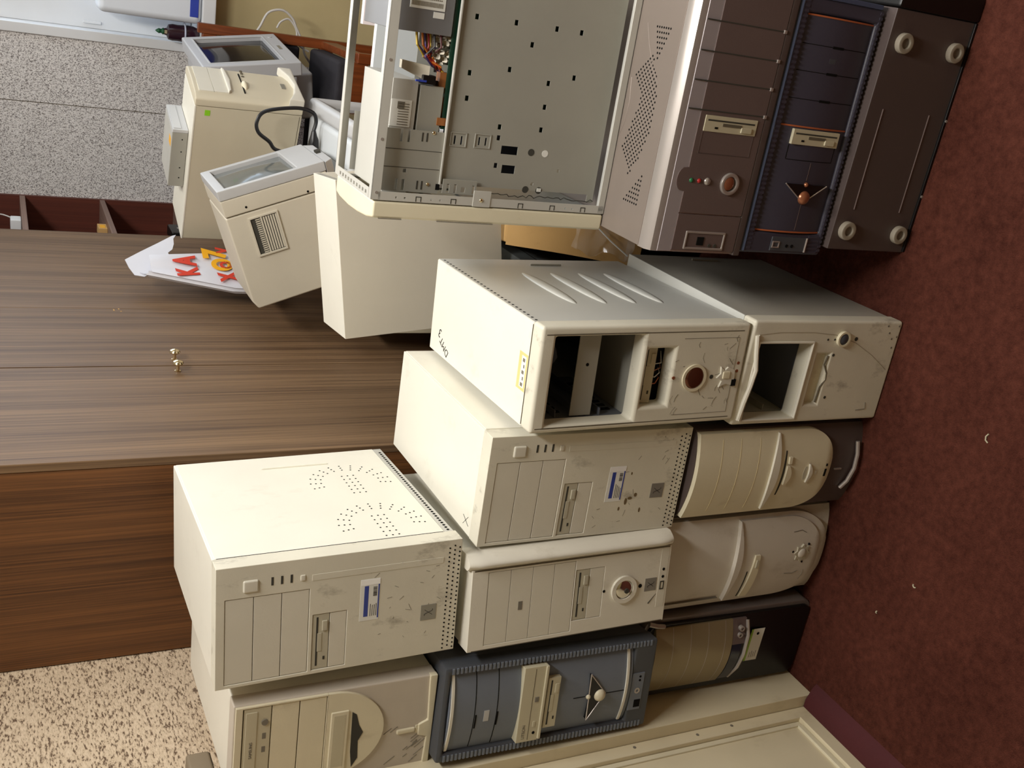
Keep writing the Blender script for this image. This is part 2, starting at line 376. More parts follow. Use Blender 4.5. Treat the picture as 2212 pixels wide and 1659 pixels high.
# window in the back wall: reveal post, sill, frame, pane
wi = struct(MB(1.0).box(-.3865, -.352, YB-.012, YB+.17, .885, 2.1).build('window_1', WHITEP, bevel=.004))
P(wi, 'window_sill', B().box(-.40, 1.21, YB-.13, YB+.17, .835, .883), WHITEP, bevel=.006)
fr = B()
fr.plate(-.352, 1.2, .885, 2.1, YB+.09, YB+.15, holes=[(-.20, .40, .94, 2.04), (.46, 1.15, .94, 2.04)])
P(wi, 'window_frame', fr, WHITEP, bevel=.004)
fr = B(); fr.plate(-.20, .40, .94, 2.04, YB+.10, YB+.14, holes=[(-.175, .375, .965, 2.015)]); P(wi, 'casement', fr, WHITEP, bevel=.003)
fr = B(); fr.plate(.46, 1.15, .94, 2.04, YB+.10, YB+.14, holes=[(.485, 1.125, .965, 2.015)]); P(wi, 'casement', fr, WHITEP, bevel=.003)
PANE = mat('window_glass', (235, 242, 248), .02, trans=1.0, spec=.5)
P(wi, 'pane', B().box(-.175, .375, YB+.118, YB+.122, .965, 2.015), PANE); P(wi, 'pane', B().box(.485, 1.125, YB+.118, YB+.122, .965, 2.015), PANE)
P(wi, 'stay_arm', B().box(-.335, -.325, YB+.080, YB+.089, 1.20, 1.26), WHITEP, bevel=.002)
# window in the right wall
w2 = B(); w2.plate(1.65, 3.55, .95, 2.3, XR+.02, XR+.07, holes=[(1.71, 2.56, 1.01, 2.24), (2.64, 3.49, 1.01, 2.24)], plane='yz')
w2o = struct(w2.build('window_2', WHITEP, bevel=.004))
P(w2o, 'window_sill', B().box(XR-.08, XR+.1, 1.62, 3.58, .91, .95), WHITEP, bevel=.004)
# cream panelled cupboard side along the left wall, next to the stack
d1 = struct(B().box(XL+.001, -1.336, -1.2, 1.255, .012, 1.08).build('door_1', CREAMP, smooth=False))
P(d1, 'corner_post', B().box(XL+.001, -1.2905, 1.2465, 1.80, .0, 1.08), CREAMP, bevel=.002)
fr = B(); fr.plate(.35, 1.246, .012, 1.08, -1.336, -1.3185, holes=[(.45, 1.218, .05, 1.0)], plane='yz'); P(d1, 'door_frame', fr, CREAMP, bevel=.002)
P(d1, 'door_panel', B().box(-1.3365, -1.332, .45, 1.218, .05, 1.0), CREAMP)
P(d1, 'bead', B().box(-1.3345, -1.328, 1.206, 1.2175, .052, 1.0), CREAM2, bevel=.002)
P(d1, 'bead', B().box(-1.3345, -1.326, .45, 1.206, .0515, .064), CREAM2, bevel=.002)
mb = dots([(1.236, .22), (1.232, .31), (1.235, .46)], .0035, -1.3184, 'yz', 6, .0006); mb.k = 1.0
P(d1, 'nail_mark', mb, INKG, kind='stuff')
t1 = B().prism([(-1.335, 0.0), (-1.318, .018), (-1.30, .018), (-1.272, .008), (-1.262, 0)], -1.2, 1.245, 'xz')
struct(t1.build('trim_1', REDTRIM))

# ------------------------------------------------------------------ wardrobe and bookcase on the left wall
XD = -.947
wd = thing('wardrobe', 'tall walnut laminate wardrobe with pairs of brass knobs on its doors', 'wardrobe', (XL, 1.86, 0))
m_ = B(); D = XD-XL
m_.box(0.004, D-.019, 0, .018, 0, 2.15); P(wd, 'side_panel', m_, wood('walnut_laminate_shaded', (74, 44, 20), (124, 80, 42), .5, 'Z', 2.2), smooth=False)  # same laminate as the doors, its shaded side painted darker and warmer
m_ = B(); m_.box(0.004, D-.019, 1.651, 1.669, 0, 2.15); P(wd, 'side_panel', m_, WARD, smooth=False)
m_ = B(); m_.box(0.004, .012, .018, 1.651, 0, 2.15).box(.012, D-.019, .018, 1.651, 2.13, 2.15).box(.012, D-.019, .018, 1.651, .08, .10); P(wd, 'carcass', m_, WARD, smooth=False)
P(wd, 'gap_backing', B().box(D-.03, D-.0195, .45, .51, .085, 2.15), HOLE, smooth=False)  # dark backing added so the door gap reads as shade
P(wd, 'plinth', B().box(D-.05, D-.035, .018, 1.651, 0, .08), WARD, smooth=False)
doors = [(0.0, .4765), (.4815, .8935), (.8955, 1.669)]
for i, (a, b_) in enumerate(doors):
    dr = P(wd, 'door', B().box(D-.018, D, a, b_, .085, 2.15), WARD, bevel=.001, seg=1)
    if i < 2:
        yk = (.427, .510)[i] if False else (.444, .517)[i]
        k = MB(.001)
        k.lathe([(7, 0), (7.5, 2), (4.5, 4), (4, 12), (5, 15), (11.5, 18), (13, 21), (11, 25), (6, 27.5), (1, 28.5)], n=20)
        k.xform(Matrix.Translation((D*1000, yk*1000, 1176-i*3)) @ Matrix.Rotation(math.radians(90), 4, 'Y'))
        P(dr, 'knob', k, BRASS, label='pale brass mushroom knob')
ch = B()
for (a, b_, c_) in ((.875, 1.275, .012), (.886, 1.262, .008), (.868, 1.258, .005)): ch.box(D, D+.0006, a, a+c_, b_, b_+.0035)
P(wd, 'chipped_veneer', ch, CARD, kind='stuff')
bc = thing('bookcase', 'open mahogany bookcase between wardrobe and grey flecked wall', 'bookcase', (XL, 3.53, 0))
DB = -.955-XL
P(bc, 'back_panel', B().box(.004, .014, 0, .519, 0, 2.05), SHELFW, smooth=False)
P(bc, 'side_panel', B().box(.014, DB, .501, .519, 0, 2.05), SHELFW, smooth=False)
P(bc, 'side_panel', B().box(.014, DB, 0, .018, 0, 2.05), SHELFW, smooth=False)
for z in (.02, .36, .66, .94, 1.207, 1.478, 1.76, 2.03): P(bc, 'shelf', B().box(.014, DB, .018, .501, z-.018, z), SHELFE, bevel=.001, seg=1)

# ------------------------------------------------------------------ shared tower pieces
def floppy(root, x0, x1, z0, z1, y, m=FLOPB, vertical=False, name='floppy_drive'):
    """3.5 inch drive face in local front plane; vertical = the tower lies on its side"""
    W_, H_ = x1-x0, z1-z0
    if not vertical:
        f = P(root, name, MB().box(x0, x1, y, y+12, z0, z1), m, bevel=.8)
        P(f, 'disk_slot', MB().box(x0+.06*W_, x1-.05*W_, y-.3, y+2, z1-.34*H_, z1-.22*H_), HOLEG)
        P(f, 'slot_flap', MB().box(x0+.32*W_, x0+.66*W_, y-.8, y+2, z0+.42*H_, z1-.30*H_), m, bevel=.6)
        P(f, 'eject_button', MB().box(x1-.30*W_, x1-.12*W_, y-2.5, y+2, z0+.12*H_, z0+.42*H_), m, bevel=.8)
        P(f, 'activity_light', MB().box(x0+.16*W_, x0+.22*W_, y-.5, y+2, z0+.2*H_, z0+.32*H_), HOLEG)
    else:
        f = P(root, name, MB().box(x0, x1, y, y+12, z0, z1), m, bevel=.8)
        P(f, 'disk_slot', MB().box(x1-.34*W_, x1-.24*W_, y-.3, y+2, z0+.05*H_, z1-.05*H_), HOLEG)
        P(f, 'slot_flap', MB().box(x0+.40*W_, x1-.42*W_, y-.8, y+2, z0+.30*H_, z0+.66*H_), SEAM)
        P(f, 'eject_button', MB().box(x0+.12*W_, x0+.45*W_, y-2.5, y+2, z0+.10*H_, z0+.30*H_), m, bevel=.8)
        P(f, 'activity_light', MB().box(x0+.2*W_, x0+.32*W_, y-.5, y+2, z1-.26*H_, z1-.2*H_), HOLE)
    return f
def label_sticker(root, x0, x1, z0, z1, y):
    W_, H_ = x1-x0, z1-z0
    s = P(root, 'service_sticker', MB().box(x0, x1, y-.25, y+.3, z0, z1), PAPER, label='white and blue printed sticker with a glossy end, its glint painted white')
    P(s, 'blue_bar', MB().box(x0+.10*W_, x1-.16*W_, y-.4, y, z1-.42*H_, z1-.20*H_), INKB)
    P(s, 'blue_bar', MB().box(x0+.04*W_, x1-.02*W_, y-.4, y, z0+.02*H_, z0+.09*H_), INKB)
    P(s, 'foil_glint_end', MB().box(x1-.14*W_, x1-.01*W_, y-.5, y, z0, z1), FOIL)  # shiny sticker end, window reflection painted in as white
    bars = MB(); x = x0+.58*W_
    while x < x1-.2*W_:
        t = random.choice((.5, .8, 1.2)); bars.box(x, x+t, y-.4, y, z0+.14*H_, z0+.34*H_); x += t+random.choice((.5, .8))
    for i in range(4): bars.box(x0+.10*W_, x0+(.35+.15*random.random())*W_, y-.4, y, z0+(.14+.10*i)*H_, z0+(.17+.10*i)*H_)
    P(s, 'print', bars, INK, kind='stuff')
    return s
def badge(root, x0, x1, z0, z1, y):
    b = P(root, 'maker_badge', MB().box(x0, x1, y-.6, y+.5, z0, z1), BDGE, bevel=.3, seg=1)
    W_, H_ = x1-x0, z1-z0; q = MB()
    q.tube([(x0+W_*(.30+.40*t), y-.7, z0+H_*(.75-.5*t+.12*math.sin(t*6.3))) for t in [i/8 for i in range(9)]], .45, 5)
    q.tube([(x0+W_*(.68-.36*t), y-.7, z0+H_*(.75-.5*t)) for t in [i/4 for i in range(5)]], .4, 5)
    P(b, 'emblem', q, INK)
def feet(root, w, d, m=RUBBER, inset=30):
    for x in (inset, w-inset):
        for y in (45, d-45): P(root, 'foot', MB().disc((x, y), 11, 0, 6, 'xy', 14), m)
def sticker_tower(name, label, loc, yaw, w, d, h, lean, top_light=False):
    r = thing(name, label, 'computer', loc, yaw, 0, lean)
    body = P(r, 'case_body', MB().box(2, w-2.5, 30, d, 6, h-2), OFFW, bevel=2.5)
    P(r, 'top_cover', MB().box(1, w-1, 33, d+1, h-6, h), OFFW, bevel=1.5)
    P(r, 'side_panel', MB().box(w-6, w, 37 if not top_light else 34, d, 22, h-4), OFFW, bevel=1.2)
    P(r, 'base_rail', MB().box(w-7, w-.8, 34, d, 5, 21.4), LSTEEL, bevel=.6)
    P(r, 'base_rail_slots', dots([(40+i*9.2, 13) for i in range(int((d-50)/9.2))], 2.6, w-.6, 'yz', 6), HOLE, kind='stuff')
    feet(r, w, d)
    bz = MB(); bz.plate(0, w, 2, h, 0, 33, holes=[(6, 157, 261, 393), (7, 109, 198, 254.5)])
    bz = P(r, 'front_bezel', bz, SCUFF, bevel=5, seg=3)
    P(bz, 'bezel_back', MB().box(4, w-6, 20, 32, 190, 400), SEAM)
    for i in range(3):
        P(r, 'bay_cover', MB().box(6.8, 156.2, .8, 12, 261.8+i*43.9, 261.8+i*43.9+42.9), COVER, bevel=.8)
    floppy(r, 7.8, 108.2, 227, 254, 1.2)
    P(r, 'bay_cover', MB().box(7.8, 108.2, .8, 12, 198.6, 226), COVER, bevel=.8)
    P(r, 'power_button', MB().box(166, 187, -3, 6, 342, 366), COVER, bevel=3, seg=3)
    for z in (321, 306, 291): P(r, 'indicator_slot', MB().box(173, 187, -.4, 3, z-1.8, z+1.8), HOLEG)
    P(r, 'reset_button', MB().box(174, 184, -2, 3, 269, 277), COVER, bevel=1.5)
    P(r, 'raised_rib', MB().box(171, 182, -.6, 2, 34, 258), SCUFF, bevel=.5)
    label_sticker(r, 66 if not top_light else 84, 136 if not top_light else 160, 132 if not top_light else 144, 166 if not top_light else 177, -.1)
    badge(r, 67, 96, 41, 69, -.1)
    P(r, 'vent_dots', dots([(6+i*8.3+(j % 2)*4, 6+j*9) for j in range(3) for i in range(24 if w > 208 else 23)], 1.6, -.1, 'xz', 6), HOLE, kind='stuff')
    sc = MB()
    for i in range(22):
        x = random.uniform(20, 190); z = random.uniform(28, 190); a = random.uniform(-1.2, 1.2); l = random.uniform(4, 16)
        if 60 < x < 165 and 125 < z < 182: continue
        sc.tube([(x, -.1, z), (x+l*math.sin(a), -.1, z+l*math.cos(a)*.6)], .35, 4)
    P(r, 'scuff_marks', sc, INKG, kind='stuff')
    return r

# ------------------------------------------------------------------ third layer
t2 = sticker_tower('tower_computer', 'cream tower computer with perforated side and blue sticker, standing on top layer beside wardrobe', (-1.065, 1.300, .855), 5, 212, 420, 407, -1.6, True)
pts = []
for cy_ in (271, 93):
    for rr, n_ in ((58, 13), (68, 13), (78, 13)):
        for i in range(n_):
            a = math.radians(-12+204*i/(n_-1)); pts.append((cy_+rr*math.sin(a)*.98, 113-rr*math.cos(a)*.95))
    for i in range(6):
        for j in range(3): pts.append((cy_+28-i*15.5, 122-j*11.2))
P(t2, 'side_vent_holes', dots(pts, 1.7, 212, 'yz', 6), HOLE, kind='stuff')
P(t2, 'finger_pull', MB().prism([(362, 131), (374, 137), (374, 250), (362, 258)], 211, 215, 'yz'), OFFW, bevel=1.5)
P(t2, 'seam_gap', MB().box(206, 211.8, 33.2, 36.8, 24, 400), HOLE)

r = thing('tower_computer', 'yellowed tower computer with arched front and optical drive, on the blue-grey tower', 'computer', (-1.297, 1.285, .8805), 4)
w_, h_, d_ = 185, 350, 400
P(r, 'case_body', MB().box(2, w_-2, 30, d_, 0, h_-2), OFFW, bevel=3)
P(r, 'front_bezel', MB().plate(0, w_, 0, h_, 0, 32, holes=[(28, 180, 196, 336)]), mat('mauve_grey_plastic', (196, 186, 172), .5, var=.05, bump=.05), bevel=6, seg=3)
ar = [(10, h_-3), (10, 150)]+[(96+86*math.cos(math.radians(a)), 178+88*math.sin(math.radians(a))) for a in range(200, 361, 8)]+[(182, h_-3)]
fr = MB().plate(14, 183, 196, h_-3, -5, 4, holes=[(28, 180, 197, 336)])
P(r, 'bay_frame', fr, CREAM2, bevel=1.5)
P(r, 'arched_panel', MB().prism([(14, 196)]+[(98.5+84.5*math.cos(math.radians(a)), 190+98*math.sin(math.radians(a))) for a in range(184, 360, 8)]+[(183, 196)], -5, 4), CREAM2, bevel=1.5)
P(r, 'bay_backing', MB().box(20, 182, 14, 30, 190, 340), SEAM)
cd = P(r, 'optical_drive', MB().box(29, 179, -4, 12, 290, 334), FLOPC, bevel=1)
P(cd, 'tray_door', MB().box(35, 172, -5.5, 0, 312, 331), FLOPC, bevel=1.5)
P(cd, 'eject_button', MB().disc((150, 300), 5.5, -6, 0, 'xz', 16), INKG)
for x in (118, 92): P(cd, 'printed_mark', MB().box(x, x+11, -4.3, -3, 297, 303), INKG)
P(cd, 'tray_lettering', MB().box(60, 61, -4.2, -4, 300, 301), FLOPC)
text(cd, 'lettering', 'SAMSUNG', .007, front_M(100, 321, -5.8), INKG)
for i in range(2): P(r, 'bay_cover', MB().box(29, 179, -3.5, 10, 198+i*46, 198+i*46+44.5), CREAM2, bevel=1)
P(r, 'floppy_cover', MB().box(30, 146, -8, 0, 158, 189), CREAM2, bevel=2)
P(r, 'floppy_cover_inset', MB().box(36, 140, -8.4, -6, 163, 185), FLOPC, bevel=1)
sl = MB().prism([(28, 146), (60, 150), (140, 152), (134, 144), (112, 138), (96, 130), (80, 138), (45, 136)], -5.6, -3)
P(r, 'floppy_slot', sl, HOLEG)
P(r, 'power_button', MB().box(74, 83, -4, 3, 32, 66), CREAM2, bevel=2.5)
P(r, 'led_panel', MB().box(70, 86, -1.5, 3, 8, 31), CREAM2, bevel=1)
for z in (14, 24): P(r, 'indicator_light', MB().disc((78, z), 2.3, -2, 0, 'xz', 10), INKG)
P(r, 'base_strip', MB().prism([(0, 0), (w_+1, 0), (w_+1, 14), (w_-12, 14), (95, 10), (88, 26), (66, 26), (60, 10), (0, 12)], -4, 8), CREAM2, bevel=2)
sc = MB()
for i in range(14):
    x = random.uniform(10, 90); z = random.uniform(28, 90); l = random.uniform(8, 28); sc.tube([(x, -.2, z), (x+l*.6, -.2, z-l*.8)], .6, 4)
P(r, 'scuff_marks', sc, INKG, kind='stuff')
q = thing('adapter_box', 'small grey-brown plastic box on top of the yellowed tower', 'box', (-1.388, 1.36, 1.2305), 4)
P(q, 'housing', MB().box(-15, 62, 0, 90, 0, 42), mat('grey_brown_plastic', (132, 118, 98), .5, bump=.06), bevel=6, seg=3)
P(q, 'base_plate', MB().box(-11, 58, 4, 86, -.4, 4), HOLEG); P(q, 'cable_gland', MB().disc((16, 21), 6, -6, 2, 'xz', 12), HOLEG)

# ------------------------------------------------------------------ middle layer
# blue-grey tower
M1W, M1H = 188, 445
r = thing('tower_computer', 'blue-grey tower computer with beige drives and black triangular button panel', 'computer', (-1.282, 1.252, .4355), 7, 0, 1)
P(r, 'case_body', MB().box(4, M1W-4, 34, 430, 0, M1H-4), DSTEEL, bevel=3)
P(r, 'front_bezel', MB().plate(0, M1W, 0, M1H, 0, 36, holes=[(17, 174, 50, 432)]), BLUED, bevel=5, seg=2)
rb = MB()
for i in range(54): rb.box(176, 186.5, -1.2, 4, 14+i*7.8, 14+i*7.8+4)
for i in range(54): rb.box(2, 14, -1.2, 4, 14+i*7.8, 14+i*7.8+4)
P(r, 'ribbed_border', rb, BLUEG, kind='stuff')
P(r, 'front_panel', MB().relief(51, 431, 20, 14, lambda z: 17.5, lambda z: 173.5, lambda u, z: 9-13*math.sin(math.pi*u)**.8, 30), BLUEG)
def curved(z0, z1, x0=19, x1=172, off=1.5, thick=5):
    return MB().relief(z0, z1, 2, 16, lambda z: x0, lambda z: x1, lambda u, z: 9-13*math.sin(math.pi*((x0-17.5)+(x1-x0)*u)/156)**.8-off, 12)
P(r, 'trim_strip', curved(424, 429, 20, 172, 3), CREAM, label='pale curved trim strip'); P(r, 'trim_strip', curved(60, 65, 20, 172, 3), CREAM, label='pale curved trim strip')
for z in (381, 337): P(r, 'bay_line', curved(z-.7, z+.7, 20, 172, .4), HOLE)
for z in (379, 336): P(r, 'bay_notch', curved(z-2.5, z, 62, 90, .8), HOLE)
P(r, 'disc_logo', curved(352, 362, 74, 96, .6), GREYP)
cd = P(r, 'optical_drive', MB().box(19, 172, -9, 14, 248, 292), FLOPC, bevel=1)
P(cd, 'tray_line', MB().box(23, 168, -9.3, -8, 268.5, 269.5), SEAM)
P(cd, 'lower_lip', MB().box(22, 172, -12, 4, 243, 249), FLOPC, bevel=1.5)
P(cd, 'headphone_jack', MB().disc((36, 258), 3, -9.5, -8, 'xz', 12), HOLE); P(cd, 'eject_button', MB().box(100, 110, -10, -8, 256, 264), INKG, bevel=.5)
P(cd, 'volume_wheel', MB().box(48, 60, -10, -8, 256, 262), FLOPC, bevel=1)
text(cd, 'lettering', 'LITEON', .0085, front_M(40, 279, -9.2), INKG)
floppy(r, 41, 144, 213, 239, -8, FLOPC)
P(r, 'button_panel', MB().prism([(137, 147), (93, 110), (41, 145)], -7, 4), BLACK, bevel=1)
P(r, 'button_panel_rim', MB().tube([(137, -7, 147), (93, -7, 110), (41, -7, 145), (137, -7, 147)], 1.3, 6), SILVER)
P(r, 'power_button', MB().dome((90, 122), 12.5, 9, -6, 'xz', 20), CREAM2); P(r, 'reset_button', MB().dome((90, 147), 5, 5, -6, 'xz', 14), CREAM2)
for z0, z1 in ((66, 106), (153, 178)): P(r, 'centre_line', MB().box(89.4, 90.6, -4.5, 0, z0, z1), HOLE)
P(r, 'port_door', MB().box(40, 120, -1.5, 4, 20, 48), BLUEG, bevel=1)
P(r, 'port', MB().ring((82, 33), 3, 6, -2.5, 0), SILVER); P(r, 'port', MB().box(46, 62, -2, 2, 22, 36), HOLE)
for x in (104, 112): P(r, 'audio_jack', MB().disc((x, 30), 2.4, -2, 0, 'xz', 10), HOLE)

# white tower with round mirror button
M2W, M2H = 180, 418
r = thing('tower_computer', 'white tower computer with round mirror button and rounded side pillar, under the perforated tower', 'computer', (-1.055, 1.279, .4315), 8.2, 0, -.9)
P(r, 'case_body', MB().box(3, M2W-5, 36, 430, 0, M2H-9), OFFW, bevel=2)
P(r, 'top_vent_holes', dots([(M2W-16, 46+i*16) for i in range(20)], 3, M2H-9, 'xy', 6), HOLE, kind='stuff')
P(r, 'front_bezel', MB().plate(0, M2W-26, 0, M2H-8, 0, 38, holes=[(9, 147, 206, 379), (29, 128.5, 144, 204)]), CREAM, bevel=6, seg=3)
pil = MB().relief(0, M2H, 24, 10, lambda z: M2W-27, lambda z: M2W, lambda u, z: 12-22*math.sin(math.pi*(.12+.88*u)) * (1 if 14 < z < M2H-14 else .72), 40)
P(r, 'side_pillar', pil, CREAM, bevel=0, label='rounded cream pillar')
P(r, 'pillar_groove', MB().box(M2W-29, M2W-26.5, -.2, 6, 4, M2H-12), SEAM)
P(r, 'lower_pillar_groove', MB().box(.5, 2, -.2, 6, 4, M2H-16), SEAM)
P(r, 'bay_backing', MB().box(6, 150, 14, 34, 140, 382), SEAM)
for i in range(4): P(r, 'bay_cover', MB().box(9.6, 146.4, .4, 12, 207+i*43, 207+i*43+42.2), COVER, bevel=.6)
P(r, 'disc_logo', MB().box(68, 84, -.1, 2, 309, 317), INKG)
floppy(r, 29.8, 127.8, 175, 203, .8); P(r, 'bay_cover', MB().box(29.8, 127.8, .4, 12, 144.6, 174.4), COVER, bevel=.6)
P(r, 'button_ring', MB().ring((78, 99), 19, 27, -5, 3), CREAM); P(r, 'power_button', MB().dome((78, 99), 19, 5, -1, 'xz', 24), CHROME)
P(r, 'button_centre', MB().disc((76, 95), 5, -7.5, -3, 'xz', 14), HOLEG)
for z, q in ((141, 2.8), (62, 4)): P(r, 'indicator_light', MB().disc((79, z), q, -.4, 2, 'xz', 12), HOLE)
badge(r, 66, 92, 26, 52, -.1)
P(r, 'port_strip', MB().box(30, 150, -.5, 3, 4, 22), COVER, bevel=.6)
for x in (92, 107): P(r, 'audio_jack', MB().disc((x, 13), 2.9, -1, 2, 'xz', 12), HOLE)
P(r, 'usb_port', MB().plate(66, 83, 9, 18, -1.2, 2, holes=[(68, 81, 10.8, 16.2)]), HOLEG)
P(r, 'scratch_mark', MB().tube([(58, -.2, 24), (40, -.2, 40)], 1, 5, [.3, 1.1]), HOLEG)

# second sticker tower
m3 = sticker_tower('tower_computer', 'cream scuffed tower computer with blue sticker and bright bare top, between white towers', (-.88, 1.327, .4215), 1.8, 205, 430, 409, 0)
pm = MB().tube([(18, 42, 409.2), (30, 66, 409.2)], .5, 4); pm.tube([(13, 64, 409.2), (34, 46, 409.2)], .4, 4)
P(m3, 'pen_cross', pm, INK)
bl_ = MB()
for x, z, a, b in ((64, 120, 7, 3), (70, 112, 3, 5), (76, 101, 4, 3.4), (44, 86, 5, 2), (120, 118, 3, 1.6), (50, 132, 4, 2)): bl_.disc((x, z), a, -.3, .2, 'xz', 9, b)
P(m3, 'brown_stains', bl_, mat('brown_stain', (110, 92, 62), .7), kind='stuff')

# white tower with open bays
r = thing('tower_computer', 'white tower computer with open drive bays, brown round button and handwriting on top', 'computer', (-.641, 1.305, .3635), 2.6, 0, -1.2)
X0, X1, H4, D4 = -9, 176, 418, 452
sh = MB(); sh.plate(34, D4, 3, H4-3, X0+3, X0+5, plane='yz'); sh.plate(34, D4, 3, H4-3, X1-4, X1-2, plane='yz')
P(r, 'side_panel', sh, OFFG, bevel=.5)
P(r, 'top_cover', MB().box(X0+2, X1-3, 34, D4, H4-5, H4-1), OFFW, bevel=1.5)
P(r, 'back_plate', MB().box(X0+5, X1-4, D4-3, D4-1, 3, H4-5), GREYST); P(r, 'bottom_plate', MB().box(X0+5, X1-4, 34, D4-3, 1, 3), GREYST)
P(r, 'edge_holes', dots([(44+i*14.6, H4-10) for i in range(28)], 2.5, X1-2, 'yz', 6), HOLE, kind='stuff')
for i, (a, z) in enumerate(((0, 284), (0, 222), (0, 160), (0, 101))):
    em = MB().dome((240, z), 108, 5, X1-2.2, 'yz', 32, 5, 1, 12.5); P(r, 'embossed_swoosh', em, OFFG)
P(r, 'finger_pull', MB().prism([(404, 168), (416, 174), (416, 230), (404, 238)], X1-2.4, X1+1.5, 'yz'), OFFG, bevel=1)
P(r, 'front_bezel', MB().plate(X0, X1, 0, H4, 0, 36, holes=[(4, 158, 221, 390), (28, 133, 155, 208)]), SCUFF, bevel=11, seg=4)
for x in (1-1, 162): P(r, 'bezel_groove', MB().box(x-.8, x+.8, -.25, 3, 14, H4-9), SEAM)
P(r, 'top_groove', MB().box(X0+6, X1-6, 33, 34.2, H4-1.5, H4+.1), SEAM)
for x in (-1, 162): P(r, 'cage_wall', MB().box(x, x+2, 37, 230, 214, 395), DSTEEL)
for z in (262, 306, 350): P(r, 'cage_runner', MB().box(1.2, 14, 40, 225, z, z+1.5), DSTEEL)
P(r, 'cage_floor', MB().box(-1, 164, 37, 200, 211, 213), GREYST)
P(r, 'cage_strip', MB().box(4, 160, 37, 39, 283, 324), GREYST, bevel=.3, seg=1); P(r, 'strip_hole', MB().disc((96, 303), 3, 36.6, 38, 'xz', 10), HOLE)
P(r, 'crumpled_bag_inside', MB().relief(330, 384, 6, 10, lambda z: 30, lambda z: 150, lambda u, z: 120+18*math.sin(u*9)+10*math.sin(z*.2+u*4), 160), mat('grey_film', (110, 112, 124), .25))
slots = MB()
for i in range(8): slots.box(1, 3, 60+i*18, 68+i*18, 228, 250); slots.box(1, 3, 60+i*18, 68+i*18, 330, 352)
P(r, 'cage_slots', slots, HOLE, kind='stuff')
floppy(r, 29, 132, 180, 207, 16, FLOPC)
for i, c_ in enumerate((ORANGE, CABLEW, COPPER, CABLEW)):
    P(r, 'thin_wire', MB().tube([(60+i*14, 26, 182), (62+i*12, 22, 170+3*i), (72+i*9, 24, 163), (70+i*15, 40, 156)], 1, 5), c_)
P(r, 'inner_frame', MB().box(4, 160, 60, 62, 100, 180), BLUED)
P(r, 'button_ring', MB().ring((78, 106), 20, 25, -3, 3), CREAM2); P(r, 'power_button', MB().dome((78, 106), 20.5, 4, -1, 'xz', 24), BROWNM)
P(r, 'indicator_light', MB().disc((79, 149), 3, -.6, 2, 'xz', 12), COPPER); P(r, 'reset_hole', MB().disc((78, 68), 4, -.4, 2, 'xz', 12), HOLEG)
P(r, 'broken_port_frame', MB().prism([(60, 22), (74, 18), (90, 20), (96, 36), (90, 42), (97, 52), (84, 50), (76, 58), (70, 46), (58, 50), (64, 36)], -3, 2), COVER, bevel=1)
P(r, 'port_hole', MB().box(60, 72, -3.6, 0, 14, 24), HOLE); P(r, 'port_tab', MB().box(74, 88, -5, 0, 30, 46), CREAM2, bevel=2)
for x in (87, 102): P(r, 'audio_jack', MB().disc((x, 14), 3, -.5, 2, 'xz', 12), COPPER)
P(r, 'panel_outline', MB().tube([(10, -.1, 140), (10, -.1, 22), (150, -.1, 22), (150, -.1, 140)], .5, 4), INKG)
sc = MB()
for i in range(30):
    x = random.uniform(8, 155); z = random.uniform(20, 145); a = random.uniform(-1.6, 1.6); l = random.uniform(4, 20)
    if (x-78)**2+(z-106)**2 < 28**2: continue
    sc.tube([(x, -.1, z), (x+l*math.sin(a)*.5, -.1, z+l*.3), (x+l*math.sin(a), -.1, z+l*math.cos(a)*.7)], random.uniform(.2, .55), 4)
P(r, 'scuff_marks', sc, INKG, kind='stuff')
text(r, 'handwriting', 'DMT', .022, top_M(16, 379, H4-.9, 62), INK, shear=.1); text(r, 'handwriting', '3', .026, top_M(37, 405, H4-.9, 75), INK, shear=.1)
st = P(r, 'paper_sticker', MB().box(51, 115, 37, 68, H4-1.2, H4-.8), mat('yellowed_sticker', (226, 208, 140), .5, var=.15), label='worn yellow-edged sticker')
P(st, 'white_patch', MB().box(56, 110, 42, 58, H4-.9, H4-.7), PAPER)
pr_ = MB()
for i in range(5): pr_.box(58+i*10.5, 64+i*10.5, 46, 54-(i % 2)*4, H4-.8, H4-.6)
P(st, 'print', pr_, INKG, kind='stuff')

# ------------------------------------------------------------------ bottom layer, on the carpet
# open-bay white tower under the handwriting tower
r = thing('tower_computer', 'off-white tower computer with one open drive bay and wavy bezel, on the carpet', 'computer', (-.663, 1.309, 0), .4)
w_, h_, d_ = 203, 362, 430
sp_ = mat('grey_cream_painted_steel', (178, 174, 164), .45, var=.04, bump=.05)
sh = MB().plate(34, d_, 6, h_-3, w_-4, w_-2, plane='yz'); P(r, 'side_panel', sh, sp_, bevel=.4)
P(r, 'side_panel', MB().plate(34, d_, 6, h_-3, 2, 4, plane='yz'), sp_, bevel=.4)
P(r, 'top_cover', MB().box(1, w_-1, 34, d_+1, h_-5, h_), OFFG, bevel=1.5)
P(r, 'back_plate', MB().box(4, w_-4, d_-3, d_-1, 6, h_-5), GREYST); P(r, 'bottom_plate', MB().box(4, w_-4, 34, d_-3, 6, 8), GREYST)
feet(r, w_, d_, BLACK)
P(r, 'finger_pull', MB().prism([(400, 150), (410, 156), (410, 214), (400, 220)], w_-2.2, w_+1, 'yz'), sp_, bevel=1)
P(r, 'front_bezel', MB().plate(0, w_, 0, h_, 0, 36, holes=[(11, 160, 217, 341), (36, 138, 166, 196)]), SCUFF, bevel=9, seg=3)
crv = [(176, 352), (181, 300), (181, 220), (176, 165), (160, 110), (134, 58), (104, 12)]
P(r, 'panel_groove', MB().tube([(a, 0, b) for a, b in crv], .7, 6), mat('cream_groove', (168, 158, 138), .7))
